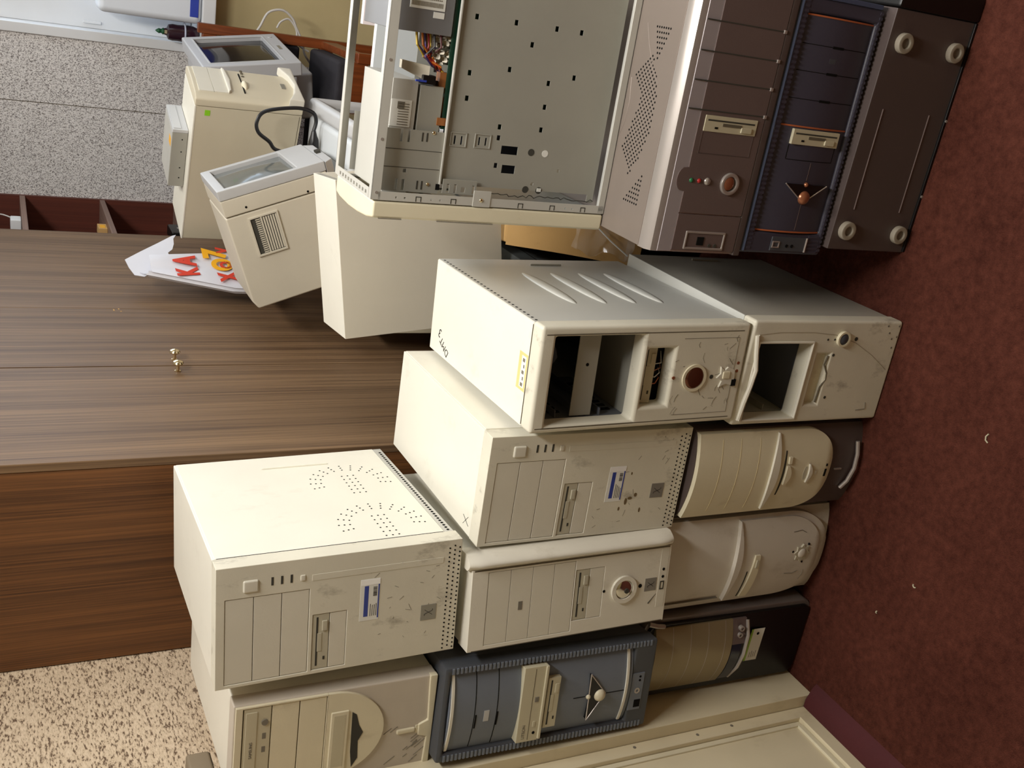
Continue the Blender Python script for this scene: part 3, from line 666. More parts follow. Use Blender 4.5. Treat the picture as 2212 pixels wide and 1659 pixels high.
P(r, 'wavy_bay_rim', MB().tube([(11, -1, 349), (45, -3, 347), (80, -4, 342), (110, -3, 338), (140, -2, 345), (176, -1, 352)], 4.5, 8), CREAM)
P(r, 'bay_rim', MB().plate(7, 164, 213, 345, -3, 4, holes=[(11, 160, 217, 341)]), CREAM, bevel=1.5)
for x in (8, 161): P(r, 'cage_wall', MB().box(x, x+2, 37, 214, 210, 345), GREYST)
P(r, 'cage_back', MB().box(8, 163, 215, 217, 210, 345), GREYST)
for z in (258, 300): P(r, 'cage_runner', MB().box(10.2, 22, 40, 210, z, z+1.5), GREYST)
P(r, 'cage_floor', MB().box(8, 163, 37, 215, 207, 209), DSTEEL)
P(r, 'cage_hole', MB().prism([(80, 262), (85, 266), (80, 271), (75, 266)], 80, 82, 'yz'), HOLE)
P(r, 'floppy_recess', MB().box(32, 142, 12, 16, 160, 200), CREAM2)
P(r, 'wavy_slot', MB().tube([(40, 2, 170), (70, 2, 168), (86, 1, 160), (100, 1, 162), (116, 2, 172), (134, 2, 168)], 1.6, 6), SEAM)
P(r, 'eject_hole', MB().disc((136, 158), 3, -.5, 2, 'xz', 10), HOLEG); P(r, 'eject_hole', MB().disc((50, 150), 3, -.5, 2, 'xz', 10), HOLEG)
P(r, 'button_ring', MB().ring((169, 147), 11, 15, -6, 3), CREAM2); P(r, 'power_button', MB().dome((169, 147), 11.5, 4, -3, 'xz', 18), BLUED)
for z in (182, 165): P(r, 'indicator_light', MB().disc((167, z), 2.2, -.5, 2, 'xz', 10), HOLEG)
P(r, 'reset_button', MB().disc((168, 112), 4, -.5, 2, 'xz', 12), HOLEG)
P(r, 'vent_dots', dots([(194, 38), (194, 9), (150, 14), (168, 20), (180, 30), (172, 8)], 2, -.1, 'xz', 8), INKG, kind='stuff')
P(r, 'scratch_mark', MB().tube([(36, -.2, 40), (22, -.2, 36), (20, -.2, 60)], .8, 5), INKG)

# tower with silver foot handle
r = thing('tower_computer', 'cream tower computer with shield-shaped front over dark taupe base and silver handle', 'computer', (-.862, 1.322, 0), 0)
w_, h_, d_ = 180, 420, 420
P(r, 'case_body', MB().box(3, w_-3, 34, d_, 6, h_), DSTEEL, bevel=3); feet(r, w_, d_, BLACK)
P(r, 'base_bezel', MB().relief(0, h_-6, 12, 14, lambda z: 0, lambda z: w_, lambda u, z: 14-20*math.sin(math.pi*u)**.7, 38), TAUPED)
def shield(z, s):
    if z > 156: return 0
    t = (156-z)/78.0*.985; return 88*(1-(max(0, 1-min(t, 1)**2.3))**(1/2.3))
P(r, 'front_shield', MB().relief(78.5, h_-8, 110, 22, lambda z: 3+shield(z, 0)*.97, lambda z: w_-3-shield(z, 0)*.97, lambda u, z: 6-22*math.sin(math.pi*(.06+.88*((shield(z, 0)*.97+(w_-6-2*shield(z, 0)*.97)*u)/(w_-6))))**.8+5*max(0, (100-z)/22.)**2, 22), CREAM2)
def sh_y(x): return 6-22*math.sin(math.pi*(.06+.88*(x-3)/(w_-6)))**.8
def band(z0f, z1f, x0, x1, off, thick=6, n=18):
    mb = MB(); vs = []; fs = []
    for i in range(n+1):
        x = x0+(x1-x0)*i/n; t = i/n; y = sh_y(x)-off; a, b = z0f(t), z1f(t)
        vs += [(x, y, a), (x, y, b), (x, y+thick, b), (x, y+thick, a)]
    for i in range(n):
        q = 4*i
        fs += [(q+k, q+(k+1) % 4, q+4+(k+1) % 4, q+4+k) for k in range(4)]
    fs += [(0, 1, 2, 3), (4*n+3, 4*n+2, 4*n+1, 4*n)]
    return mb.add(vs, fs)
for z in (360, 317, 271): P(r, 'bay_line', band(lambda t: z-.6, lambda t: z+.6, 16, 166, .35), mat('pale_edge_line', (214, 200, 160), .5))
P(r, 'brow_ledge', band(lambda t: 227-8*math.sin(math.pi*t), lambda t: 229+8*math.sin(math.pi*t), 10, 174, 5, 8), CREAM, label='pale crescent ledge')
P(r, 'floppy_slot', band(lambda t: 203-2*math.sin(math.pi*t), lambda t: 206, 42, 138, .4), HOLEG)
P(r, 'eject_button', band(lambda t: 194-8*math.sin(math.pi*t), lambda t: 200, 68, 108, 5), CREAM2); P(r, 'eject_tab', band(lambda t: 190, lambda t: 197, 112, 126, 4), CREAM2)
P(r, 'power_button', band(lambda t: 140-9*math.sin(math.pi*t), lambda t: 142-2*math.sin(math.pi*t), 68, 108, 4), CREAM); P(r, 'power_button_hollow', band(lambda t: 143, lambda t: 149+3*math.sin(math.pi*t), 74, 102, .5), FLOPB)
P(r, 'reset_button', band(lambda t: 118, lambda t: 122, 84, 92, 1), CREAM); P(r, 'port', band(lambda t: 92, lambda t: 97, 78, 94, .5), HOLE); P(r, 'port', band(lambda t: 92, lambda t: 96, 100, 105, .5), HOLE)
P(r, 'foot_handle', MB().tube([(42, -6, 30), (60, -12, 22), (90, -16, 17), (120, -12, 15), (146, -6, 18)], 4.2, 8), SILVER, label='curved silver handle')
P(r, 'base_mark', MB().box(86, 89, -9, 0, 44, 62), SILVER)

# rounded white tower
r = thing('tower_computer', 'white tower computer with plain round-bottomed front and star-shaped button, on the carpet', 'computer', (-1.083, 1.340, 0), 0)
w_, h_, d_ = 203, 430, 415
P(r, 'case_body', MB().box(3, w_-3, 34, d_, 6, h_), OFFG, bevel=3); feet(r, w_, d_, BLACK)
wg = mat('white_grey_plastic', (204, 196, 184), .5, var=.05, dirt=(140, 124, 98), dirt_amt=.4, bump=.05)
P(r, 'base_bezel', MB().relief(0, h_-4, 14, 16, lambda z: 0, lambda z: w_, lambda u, z: 16-18*math.sin(math.pi*u)**.7, 38), wg)
def rnd(z, zc=118, b=112):
    if z > zc: return 0
    t = min(1, (zc-z)/b*.985); return 98*(1-(max(0, 1-t**2.2))**(1/2.2))
P(r, 'front_shield', MB().relief(8, h_-3, 110, 22, lambda z: 1+rnd(z), lambda z: w_-1-rnd(z), lambda u, z: 8-26*math.sin(math.pi*(.05+.9*((rnd(z)+(w_-2-2*rnd(z))*u)/(w_-2))))**.75+6*max(0, (36-z)/28.)**2, 24), wg)
P(r, 'inner_shield', MB().relief(30, 246, 70, 22, lambda z: 8+rnd(z, 128, 98)*.93, lambda z: w_-8-rnd(z, 128, 98)*.93, lambda u, z: 4-27*math.sin(math.pi*(.09+.82*((rnd(z, 128, 98)*.93+(w_-16-2*rnd(z, 128, 98)*.93)*u)/(w_-16))))**.75+4*max(0, (50-z)/20.)**2, 24), wg)
def sh_y(x): return 4-27*math.sin(math.pi*(.09+.82*(x-8)/(w_-16)))**.75
P(r, 'brow_ledge', band(lambda t: 250-12*math.sin(math.pi*t), lambda t: 251+2*math.sin(math.pi*t), 14, 196, 5, 10), wg, label='raised crescent ledge')
P(r, 'floppy_slot', band(lambda t: 212, lambda t: 214.5, 18, 84, 1), HOLEG)
P(r, 'floppy_scoop', band(lambda t: 192-4*math.sin(math.pi*t), lambda t: 210-6*t, 18, 122, 4), CREAM2); P(r, 'eject_ring', band(lambda t: 196-3*math.sin(math.pi*t), lambda t: 200, 94, 112, 6), FLOPB)
st = []
for i in range(16):
    a = 2*math.pi*i/16; q = 15 if i % 2 else 21; st.append((114+q*math.cos(a), 80+q*math.sin(a)))
P(r, 'power_button', MB().prism(st, sh_y(114)-2.5, sh_y(114)+4), FLOPB, bevel=.8); P(r, 'button_cap', MB().dome((114, 80), 11, 4, sh_y(114)-2, 'xz', 16), wg)
for a in (80, 200, 320): P(r, 'indicator_light', MB().disc((114+24*math.cos(math.radians(a)), 80+24*math.sin(math.radians(a))), 2.4, sh_y(114)-.6, sh_y(114)+4, 'xz', 10), HOLE)
for s_ in (1, -1): P(r, 'thin_groove', MB().tube([(114+s_*48, sh_y(114+s_*48)-.2, 110), (114+s_*50, sh_y(114+s_*50)-.2, 88), (114+s_*44, sh_y(114+s_*44)-.2, 76)], .8, 5), INKG)
P(r, 'scratch_mark', MB().tube([(44, sh_y(44)-.2, 62), (58, sh_y(58)-.2, 58), (70, sh_y(70)-.2, 60)], .7, 5), INKG)
P(r, 'bay_outline', MB().box(20, 20.8, -11, 0, 262, 428), INKG)

# black and gold tower
r = thing('tower_computer', 'black tower computer with curved gold drive doors and silver frame, beside the cream post', 'computer', (-1.287, 1.322, 0), 0, 0, 1.2)
w_, h_, d_ = 180, 433, 430
P(r, 'case_body', MB().box(6, w_-3, 40, d_, 4, h_), TAUPED, bevel=4); feet(r, w_, d_, BLACK)
def rr_pts(x0, x1, z0, z1, q, n=5):
    out = []
    for cx_, cz_, a0 in ((x1-q, z1-q, 0), (x0+q, z1-q, 90), (x0+q, z0+q, 180), (x1-q, z0+q, 270)):
        for i in range(n+1): a = math.radians(a0+90*i/n); out.append((cx_+q*math.cos(a), cz_+q*math.sin(a)))
    return out
P(r, 'silver_frame', MB().prism(rr_pts(0, w_+8, 0, h_, 24), 4, 46), mat('pewter_plastic', (122, 112, 108), .38, metal=.3, var=.04), bevel=3)
P(r, 'black_front', MB().prism(rr_pts(5, w_-2, 6, h_-8, 18), -4, 8), BLACK, bevel=2)
P(r, 'silver_corner', MB().tube([(w_-6, -4, h_-40), (w_-1, -6, h_-20), (w_+2, -2, h_-4)], 5, 8), SILVER)
bl = lambda u, z: -3-24*math.sin(math.pi*(.04+.92*u))**.8
P(r, 'gold_front', MB().relief(222, 414, 12, 20, lambda z: 20, lambda z: w_-8, bl, 4), GOLD)
for z in (372, 328, 284, 241):
    P(r, 'bay_line', MB().relief(z-.5, z+.5, 1, 20, lambda z: 20.5, lambda z: w_-8.5, lambda u, z: bl(u, z)-.35, 0), SILVER)
P(r, 'dark_window', MB().relief(196, 220, 2, 20, lambda z: 24, lambda z: 120, lambda u, z: -3-24*math.sin(math.pi*(.06+.60*u))**.8, 4), mat('dark_blue_window', (34, 38, 52), .15))
P(r, 'button_block', MB().relief(186, 221, 3, 10, lambda z: 120, lambda z: w_-8, lambda u, z: -3-24*math.sin(math.pi*(.66+.29*u))**.8, 4), TAUPE)
P(r, 'silver_lip', MB().tube([(24, -6, 190), (60, -24, 189), (96, -30, 188), (140, -26, 186), (168, -10, 184)], 4, 8), SILVER)
for x in (140, 156): P(r, 'round_button', MB().ring((x, 204), 3, 6, -24, -16), SILVER)
tg = P(r, 'paper_tag', MB().box(58, 138, -8, -7.4, 125, 160), PAPER, label='white paper tag with green edge')
P(tg, 'green_edge', MB().box(58, 138, -8.3, -7.4, 155, 160), mat('lime_green', (150, 190, 70), .5)); P(tg, 'punch_hole', MB().disc((126, 141), 3.4, -8.4, -7.4, 'xz', 12), HOLE)
pr_ = MB()
for i in range(4): pr_.box(66, 82-3*(i % 2), -8.3, -8, 132+i*5, 133.2+i*5)
P(tg, 'print', pr_, INKG, kind='stuff')

# ------------------------------------------------------------------ right-hand pile
# lowest: tower lying on its side, underside with four feet towards the room
r = thing('tower_computer', 'dark taupe tower computer lying on its side with four round feet showing', 'computer', (-.338, 1.363, 0), -1.3)
P(r, 'case_body', MB().box(0, 420, 0, 420, 2, 193), TAUPED, bevel=2)
P(r, 'front_bezel', MB().box(420.5, 462, -6, 424, 0, 195), BLACK, bevel=6)
for x, z in ((367, 161), (366, 36), (37, 163), (35, 31)):
    f = P(r, 'foot', MB().ring((x, z), 8.5, 17, -11, 1, 'xz', 24), mat('worn_grey_rubber', (150, 141, 126), .7), label='ring-shaped grey rubber foot', bevel=2); P(f, 'foot_screw', MB().disc((x, z), 9, -7, 1, 'xz', 14), mat('grey_rubber_core', (112, 104, 94), .7))
for z in (159, 45): P(r, 'pressed_rib', MB().tube([(76, -.3, z-2), (256, -.3, z)], 1.4, 6), TAUPE)
P(r, 'base_lip', MB().box(2, 420, -4, 6, 0, 6), BLACK, bevel=1)
for x in (110, 250): P(r, 'lip_screw', MB().disc((x, 3), 2.5, -6, -3, 'xz', 10), SILVER)

# second: navy tower lying on its side
r = thing('tower_computer', 'navy grey tower computer lying on its side with black triangle and copper button', 'computer', (-.355, 1.374, .1965), 0)
w_, d_, h_ = 432, 430, 188
P(r, 'case_body', MB().box(8, w_-8, 36, d_, 0, h_-2), DSTEEL, bevel=3)
P(r, 'front_bezel', MB().plate(0, w_, 1, h_-1, 0, 38, holes=[(40, 405, 14, 162)]), BLUEN, bevel=6, seg=3)
rb = MB()
for i in range(52): rb.box(8+i*8.1, 12.5+i*8.1, -1, 3, 166, 176); rb.box(8+i*8.1, 12.5+i*8.1, -1, 3, 4, 11)
for i in range(5): rb.box(4+i*7, 8+i*7, -1, 3, 12, 38)
P(r, 'ribbed_border', rb, BLUEN, kind='stuff')
P(r, 'blue_edge', MB().tube([(4, 3, 180), (w_-4, 3, 180)], 5, 8), mat('steel_blue_plastic', (82, 94, 124), .35, metal=.2), label='lighter steel-blue edge')
P(r, 'end_cap', MB().box(w_-3, w_+5, -3, 40, 10, 182), mat('steel_blue_plastic', (82, 94, 124), .35), bevel=2)
def yb_(u): return 8-11*math.sin(math.pi*u)**.8
P(r, 'front_panel', MB().relief(14.5, 161.5, 14, 20, lambda z: 40.5, lambda z: 404.5, lambda u, z: 6-9*math.sin(math.pi*(z-14)/148)**.8, 30), BLUEN)
zy = lambda z: 6-9*math.sin(math.pi*(z-14)/148)**.8
def vstrip(x0, x1, z0, z1, off, n=10):
    mb = MB(); vs = []; fs = []
    for i in range(n+1):
        z = z0+(z1-z0)*i/n; y = zy(z)-off; vs += [(x0, y, z), (x1, y, z), (x1, y+5, z), (x0, y+5, z)]
    for i in range(n):
        q = 4*i; fs += [(q+k, q+(k+1) % 4, q+4+(k+1) % 4, q+4+k) for k in range(4)]
    fs += [(0, 1, 2, 3), (4*n+3, 4*n+2, 4*n+1, 4*n)]
    return mb.add(vs, fs)
for x in (403, 225, 42): P(r, 'orange_piping', vstrip(x-1.3, x+1.3, 15, 161, 1.2), ORANGE, label='thin orange piping')
for x in (358, 315, 270):
    P(r, 'bay_line', vstrip(x-.6, x+.6, 18, 158, .3), HOLE); P(r, 'bay_notch', vstrip(x-2, x+2, 74, 98, .6), HOLE)
P(r, 'disc_logo', vstrip(332, 340, 84, 98, .2), BLUED)
floppy(r, 195, 221, 33, 137, -5, FLOPC, True)
P(r, 'panel_line', vstrip(168, 169.2, 30, 136, .3), HOLE)
for z in (30, 136): P(r, 'panel_line', vstrip(169, 194, z, z+1.2, .3, 2), HOLE)
P(r, 'button_panel', MB().prism([(128, 126), (96, 78), (128, 32)], -5, 4), BLACK, bevel=1)
P(r, 'button_panel_rim', MB().tube([(128, -5, 126), (96, -5, 78), (128, -5, 32)], 1.2, 6), SILVER)
P(r, 'power_button', MB().dome((105, 78), 12.5, 9, -4, 'xz', 20), COPPER); P(r, 'reset_button', MB().dome((128, 80), 4.5, 5, -4, 'xz', 14), COPPER)
P(r, 'centre_line', vstrip(134, 166, 79.4, 80.6, .3, 2), TAUPE); P(r, 'centre_line', vstrip(46, 92, 77.4, 78.6, .3, 2), TAUPE)
P(r, 'port_recess', MB().box(6, 32, -2, 3, 40, 122), BLUED, bevel=1); P(r, 'usb_port', MB().plate(12, 24, 104, 120, -3.5, 0, holes=[(14, 22, 106, 118)]), SILVER)
for z in (86, 74): P(r, 'audio_jack', MB().disc((16, z), 3, -3, 0, 'xz', 12), HOLE)
P(r, 'port_lip', MB().tube([(6, -2, 42), (32, -2, 42)], 2.2, 6), SILVER)

# third: silver tower lying on its side, perforated panel upwards
r = thing('tower_computer', 'silver taupe tower computer lying on its side with perforated panel on top', 'computer', (-.359, 1.374, .385), 0)
w_, d_, h_ = 432, 420, 195
P(r, 'case_body', MB().box(2, w_-4, 30, d_, 0, h_-4), SILVP, bevel=3)
P(r, 'side_panel', MB().box(1, w_-3, 27, d_, h_-4, h_), SILVP, bevel=1.2)
prof = [(30, 2), (6, 4), (0, 14), (0, 152), (0, 160), (-1, 174), (1, 186), (10, 193), (24, 194), (30, 194)]
P(r, 'front_bezel', MB().prism([(y, z) for y, z in prof], 0, w_, 'yz'), SILVER, bevel=0)
P(r, 'lower_edge', MB().prism([(-3, 0), (-3, 14), (6, 16), (30, 16), (30, 0)], -2, w_+2, 'yz'), TAUPED, bevel=2)
P(r, 'centre_panel', MB().prism([(68, 15)] + [(w_-2, 15), (w_-2, 147), (144, 147)]+[(124+20*math.cos(math.radians(a)), 152+14*math.sin(math.radians(a))) for a in range(20, 161, 20)]+[(104, 147), (68, 147)], -3, 6), TAUPE, bevel=.6)
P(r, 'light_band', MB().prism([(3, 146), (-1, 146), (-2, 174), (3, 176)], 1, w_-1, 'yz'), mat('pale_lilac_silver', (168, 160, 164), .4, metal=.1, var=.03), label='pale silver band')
P(r, 'lower_panel', MB().box(4, 66, -3, 6, 15, 147), TAUPE, bevel=1)
for x in (373, 327, 282, 237):
    P(r, 'bay_line', MB().box(x-.9, x+.9, -3.6, 0, 16, 173), HOLEG); P(r, 'bay_tab', MB().box(x-3, x+3, -5.5, 0, 14, 20), SILVER, bevel=1)
floppy(r, 204, 230, 29, 136, -4.5, FLOPC, True)
for x0, x1, z0, z1 in ((168, 169, 30, 136), (169, 203, 30, 31), (169, 203, 135, 136)): P(r, 'panel_line', MB().box(x0, x1, -3.4, 0, z0, z1), TAUPED)
P(r, 'indicator_light', MB().dome((123, 137), 4, 3, -3, 'xz', 12), GREENL); P(r, 'indicator_light', MB().dome((123, 121), 4, 3, -3, 'xz', 12), REDL)
P(r, 'reset_button', MB().dome((123, 104), 6.5, 4, -3, 'xz', 16), SILVER)
P(r, 'button_ring', MB().ring((122, 58), 12, 19, -8, 0), SILVER, bevel=2); P(r, 'power_button', MB().dome((123, 62), 12.5, 4, -5, 'xz', 20), COPPER)
P(r, 'port_door', MB().plate(6, 38, 40, 124, -5, 0, holes=[(10, 34, 44, 120)]), SILVER, bevel=1.5)
P(r, 'usb_port', MB().box(14, 28, -4.2, 0, 84, 98), HOLE)
for z in (58, 70): P(r, 'audio_jack', MB().disc((14, z), 3, -4.2, 0, 'xz', 10), HOLEG)
hp = []
for i in range(7):
    for j in range(7-i): hp.append((349-i*8, 98-j*6.6-i*3.0))
poly = [(307, 95), (285, 78), (265, 66), (230, 57), (190, 59), (150, 71), (105, 97), (125, 118), (146, 135), (180, 123), (222, 107), (250, 113), (268, 134), (285, 116)]
def inside(x, y):
    c_ = False
    for (xa, ya), (xb, yb) in zip(poly, poly[1:]+poly[:1]):
        if (ya > y) != (yb > y) and x < (xb-xa)*(y-ya)/(yb-ya)+xa: c_ = not c_
    return c_
for i in range(46):
    for j in range(14):
        x, y = 98+i*5.0, 56+j*11.0+(i % 2)*5.5
        if inside(x, y): hp.append((x, y))
for i in range(7):
    for j in range(1+i): hp.append((112-i*8, 56+j*6.8))
P(r, 'panel_vent_holes', dots(hp, 1.9, h_, 'xy', 6), HOLE, kind='stuff')
P(r, 'pressed_curve', MB().tube([(352, 128, h_), (320, 112, h_), (285, 88, h_), (262, 62, h_)], .6, 5), SILVP); P(r, 'pressed_curve', MB().tube([(262, 146, h_), (225, 138, h_), (190, 140, h_), (160, 152, h_)], .6, 5), SILVP)

# open chassis standing on the silver tower, seen from behind its board tray
r = thing('open_computer_chassis', 'open computer chassis without cover, grey board tray showing, cream bezel to the wardrobe', 'computer', (-.370, 1.525, .5808), .5)
L4_ = 436
P(r, 'front_bezel', MB().prism([(32, 0), (5, 0), (-1, 30), (-5, 80), (-6, 130), (-3, 180), (2, 205), (32, 205)], 0, 431, 'xy'), CREAM2, bevel=4, seg=3)
for z0, z1 in ((215, 318), (380, 420)): P(r, 'bezel_seam', MB().box(3.4, 4.6, -.3, 2, z0, z1), INKG)
fp = MB(); fp.plate(2, 203, 3, L4_-6, 33, 35, holes=[(22, 182, 320, 410), (30, 130, 250, 305)], plane='yz'); P(r, 'front_plate', fp, GREYST)
hl = [(37, 43, 350, 354), (37, 43, 289, 293)]
P(r, 'front_flange', MB().plate(34, 48, 2, 424, 0, 1.6, holes=[(38, 41, 392, 395), (38, 41, 377, 380), (38, 41, 331, 334), (38, 41, 315, 318), (38, 41, 78, 81), (38, 41, 64, 67)]), LSTEEL)
u_ = MB()
for z in (355, 293, 168, 106, 44): u_.box(35, 43, -.3, .5, z-5, z-3.6).box(35, 43, -.3, .5, z+3.6, z+5).box(42, 43.4, -.3, .5, z-5, z+5)
P(r, 'flange_clips', u_, HOLEG, kind='stuff')
P(r, 'flange_step', MB().box(33, 60, -1.2, 1, 226, 258), LSTEEL, bevel=.5)
P(r, 'flange_screw', MB().dome((44, 243), 3.4, 2, -1.2, 'xz', 12), BRASS)
rl = MB(); rl.box(34, 430, 0, 1.6, L4_-16, L4_).box(34, 430, 0, 13, L4_-1.6, L4_)
P(r, 'top_rail', rl, LSTEEL, bevel=.4, seg=1)
rl = MB(); rl.box(34, 430, 202, 203.6, L4_-16, L4_).box(34, 430, 190, 203.6, L4_-1.6, L4_); P(r, 'top_rail', rl, LSTEEL, bevel=.4, seg=1)
rl = MB(); rl.box(34, 430, 0, 1.6, 0, 13).box(34, 430, 0, 26, 0, 1.6); P(r, 'bottom_rail', rl, LSTEEL, bevel=.4, seg=1)
rl = MB(); rl.box(34, 430, 202, 203.6, 0, 13).box(34, 430, 178, 203.6, 0, 1.6); P(r, 'bottom_rail', rl, LSTEEL, bevel=.4, seg=1)
tp = MB(); tp.plate(2, 202, 2, L4_-2, 34.5, 36.5, holes=[(16, 188, 326, 412)], plane='yz')
P(r, 'top_front_strip', MB().plate(34, 50, 14, 190, L4_-1.6, L4_, holes=[(38, 44, 24+i*16, 32+i*16) for i in range(10)], plane='xy'), LSTEEL)
for y in (8,):
    for x in (46, 130, 250, 360): P(r, 'rail_rivet', MB().disc((x, L4_-8), 2.4, -.7, .5, 'xz', 10), SILVER)
SQ = [(244, 284), (257, 214), (204, 283), (204, 139), (164, 217), (166, 139), (146, 216), (100, 214), (243, 139), (257, 92), (256, 14), (203, 14), (165, 14), (100, 15), (330, 284), (330, 214), (330, 139), (330, 92), (300, 180)]
holes = [(x-4.2, x+4.2, z-3.2, z+3.2) for x, z in SQ]
holes += [(120, 134, 177, 208), (88, 102, 177, 202), (97, 102, 90, 95), (71, 76, 137, 142)]
holes += [(129, 143, 281, 284), (129, 143, 293, 296), (131, 144, 237, 240), (131, 144, 249, 252)]
P(r, 'board_tray', MB().plate(62, 430, 26, 313, 24, 25.2, holes=holes), GREYST)
P(r, 'tray_foot', MB().plate(48, 430, 13, 26, 24, 25.2), GREYST); P(r, 'tray_top_fold', MB().box(62, 430, 18, 25, 312, 314), LSTEEL)
for x, z in ((120.5, 192), (88.5, 189)):
    pass
for x, z in ((127, 151), (63, 151), (63, 125)): P(r, 'round_hole', MB().disc((x, z), 6, 23.6, 25, 'xz', 18), HOLEG)
P(r, 'round_hole', MB().disc((127, 124), 6, 23.6, 25, 'xz', 18), PAPER, label='round hole showing white behind')
P(r, 'white_clip', MB().box(61, 67, 22.6, 24, 121, 129), PAPER)
for x, z in ((137, 288.5), (138, 244.5)): P(r, 'pressed_square', MB().plate(x-12, x+12, z-15, z+15, 22.6, 24.2, holes=[(x-10, x+10, z-13, z+13)]), GREYST, bevel=.4, seg=1)
P(r, 'tray_bracket', MB().plate(48, 72, 246, 308, 18, 19.2, holes=[(51, 60, 312, 319)]+[(50, 64, z-2, z+2) for z in (298, 285, 252)]+[(52, 60, 267, 274)]), GREYST, bevel=.3, seg=1)
P(r, 'inner_shield', MB().box(64, 148, 62, 64, 20, 300), mat('dark_blue_backing', (58, 60, 74), .5))  # dark backing plate added so the tray holes read dark inside
for x, z in ((99.5, 92.5), (73.5, 139.5)): P(r, 'white_clip', MB().box(x-3.4, x+3.4, 26, 28, z-3.4, z+3.4), PAPER)
P(r, 'torn_film', MB().tube([(50+random.uniform(-1, 4), 20+random.uniform(0, 3), 14+i*5.4) for i in range(40)], .8, 5), HOLEG)
# drive cage walls, drives, supply, wiring
ch_ = [(48, 66, 386, 391), (48, 66, 374, 379), (126, 146, 386, 390), (126, 146, 373, 377), (77, 83, 373, 379)]
P(r, 'cage_wall', MB().plate(46, 146, 314, 416, 22, 23.2, holes=ch_), GREYST); P(r, 'cage_wall', MB().plate(46, 146, 314, 416, 186, 187.2, holes=ch_), GREYST)
for x in (85, 114): P(r, 'cage_crease', MB().box(x-.4, x+.4, 21.6, 22.4, 316, 414), HOLEG)
P(r, 'slot_mark', MB().box(52, 62, 21.7, 22.3, 312, 319), HOLE)
for x, z in ((60, 333), (144, 333)): P(r, 'cage_screw', MB().dome((x, z), 3.2, 2, 22, 'xz', 10), BRASS)
for x in (58, 136):
    for z in (352, 344): P(r, 'pressed_slot', MB().box(x-7, x+7, 21.5, 22.3, z-1.2, z+1.2), HOLEG)
dv = P(r, 'optical_drive', MB().box(40, 222, 30, 178, 366, 409), LSTEEL, bevel=1)
P(dv, 'drive_label', MB().box(148, 190, 29.2, 31, 374, 408), PAPER); pr_ = MB()
for i in range(9): pr_.box(151+i*4, 152.2+i*4, 28.9, 29.5, 378, 396)
pr_.box(176, 187, 28.9, 29.5, 386, 398); P(dv, 'label_print', pr_, INKG, kind='stuff')
dv2 = P(r, 'hard_drive', MB().box(44, 216, 30, 132, 322, 362), GREYST, bevel=1); P(dv2, 'circuit_board', MB().box(60, 214, 34, 130, 319.5, 322), PCB)
P(dv2, 'power_socket', MB().box(214, 224, 40, 70, 326, 338), BLACK)
ps = P(r, 'power_supply', MB().box(294, 436, 28, 172, 322, 420), mat('supply_grey_steel', (126, 126, 128), .5, metal=.3, var=.04), bevel=1)
lb = P(ps, 'supply_label', MB().box(329, 350, 27.2, 29, 338, 396), PAPER); pr_ = MB()
for i in range(24): pr_.box(333, 340, 26.9, 27.5, 342+i*2.2, 343.2+i*2.2)
for i in range(16): pr_.box(343, 345, 26.9, 27.5, 344+i*3, 346+i*3)
P(lb, 'label_print', pr_, INKG, kind='stuff'); P(ps, 'small_label', MB().box(318, 327, 27.2, 29, 338, 356), PAPER)
P(ps, 'supply_label', MB().box(352, 380, 27.2, 29, 334, 400), PAPER)
wc = [(mat('wire_red', (170, 40, 30), .5)), mat('wire_orange', (206, 120, 40), .5), mat('wire_yellow', (214, 184, 60), .5), mat('wire_black', (24, 22, 22), .5), mat('wire_maroon', (92, 30, 34), .5), mat('wire_violet', (84, 62, 120), .5)]
for i in range(18):
    a = random.uniform(332, 384); y = random.uniform(34, 80)
    P(r, 'supply_wire', MB().tube([(295, y, a), (276, y-4, a-2), (258, 34+random.uniform(0, 14), 352+random.uniform(-7, 7)), (246, 34+random.uniform(0, 20), 336+random.uniform(-10, 8)), (236, 40+random.uniform(0, 30), 316+random.uniform(0, 12))], 1.9, 6), wc[i % 6])
P(r, 'cable_tie', MB().ring((354, 44), 10, 12.5, 256, 260, 'yz', 14).xform(Matrix.Rotation(0, 4, 'Z')), CABLEW)
fl_ = MB().relief(352, 398, 8, 6, lambda z: 222+.35*(z-352), lambda z: 246+.1*(z-352), lambda u, z: 26+10*math.sin((z-352)*.06), 40)
P(r, 'ribbon_cable', fl_, mat('grey_ribbon_cable', (176, 168, 150), .5, var=.05)); P(r, 'ribbon_plug', MB().box(218, 232, 24, 44, 340, 362), BLACK, bevel=1.5); P(r, 'ribbon_edge', MB().box(221, 224, 23, 26, 356, 374), BLUEP)
mo = P(r, 'motherboard', MB().box(150, 425, 32, 34, 62, 319), PCB)
P(mo, 'slot_connector', MB().box(152, 200, 34, 46, 312, 322), PCBB); P(mo, 'slot_connector', MB().box(156, 168, 28, 36, 313, 328), PCBB); P(mo, 'slot_connector', MB().box(206, 238, 34, 50, 313, 330), PCBB)
for x in (250, 275): P(r, 'antistatic_film', MB().relief(314, 346, 5, 6, lambda z: x, lambda z: x+22, lambda u, z: 40+5*math.sin(u*7+z*.4), 48), mat('crinkled_foil_film', (188, 180, 164), .15, metal=.7))
P(r, 'far_side_panel', MB().plate(160, 430, 14, 310, 200, 201.2), GREYST)

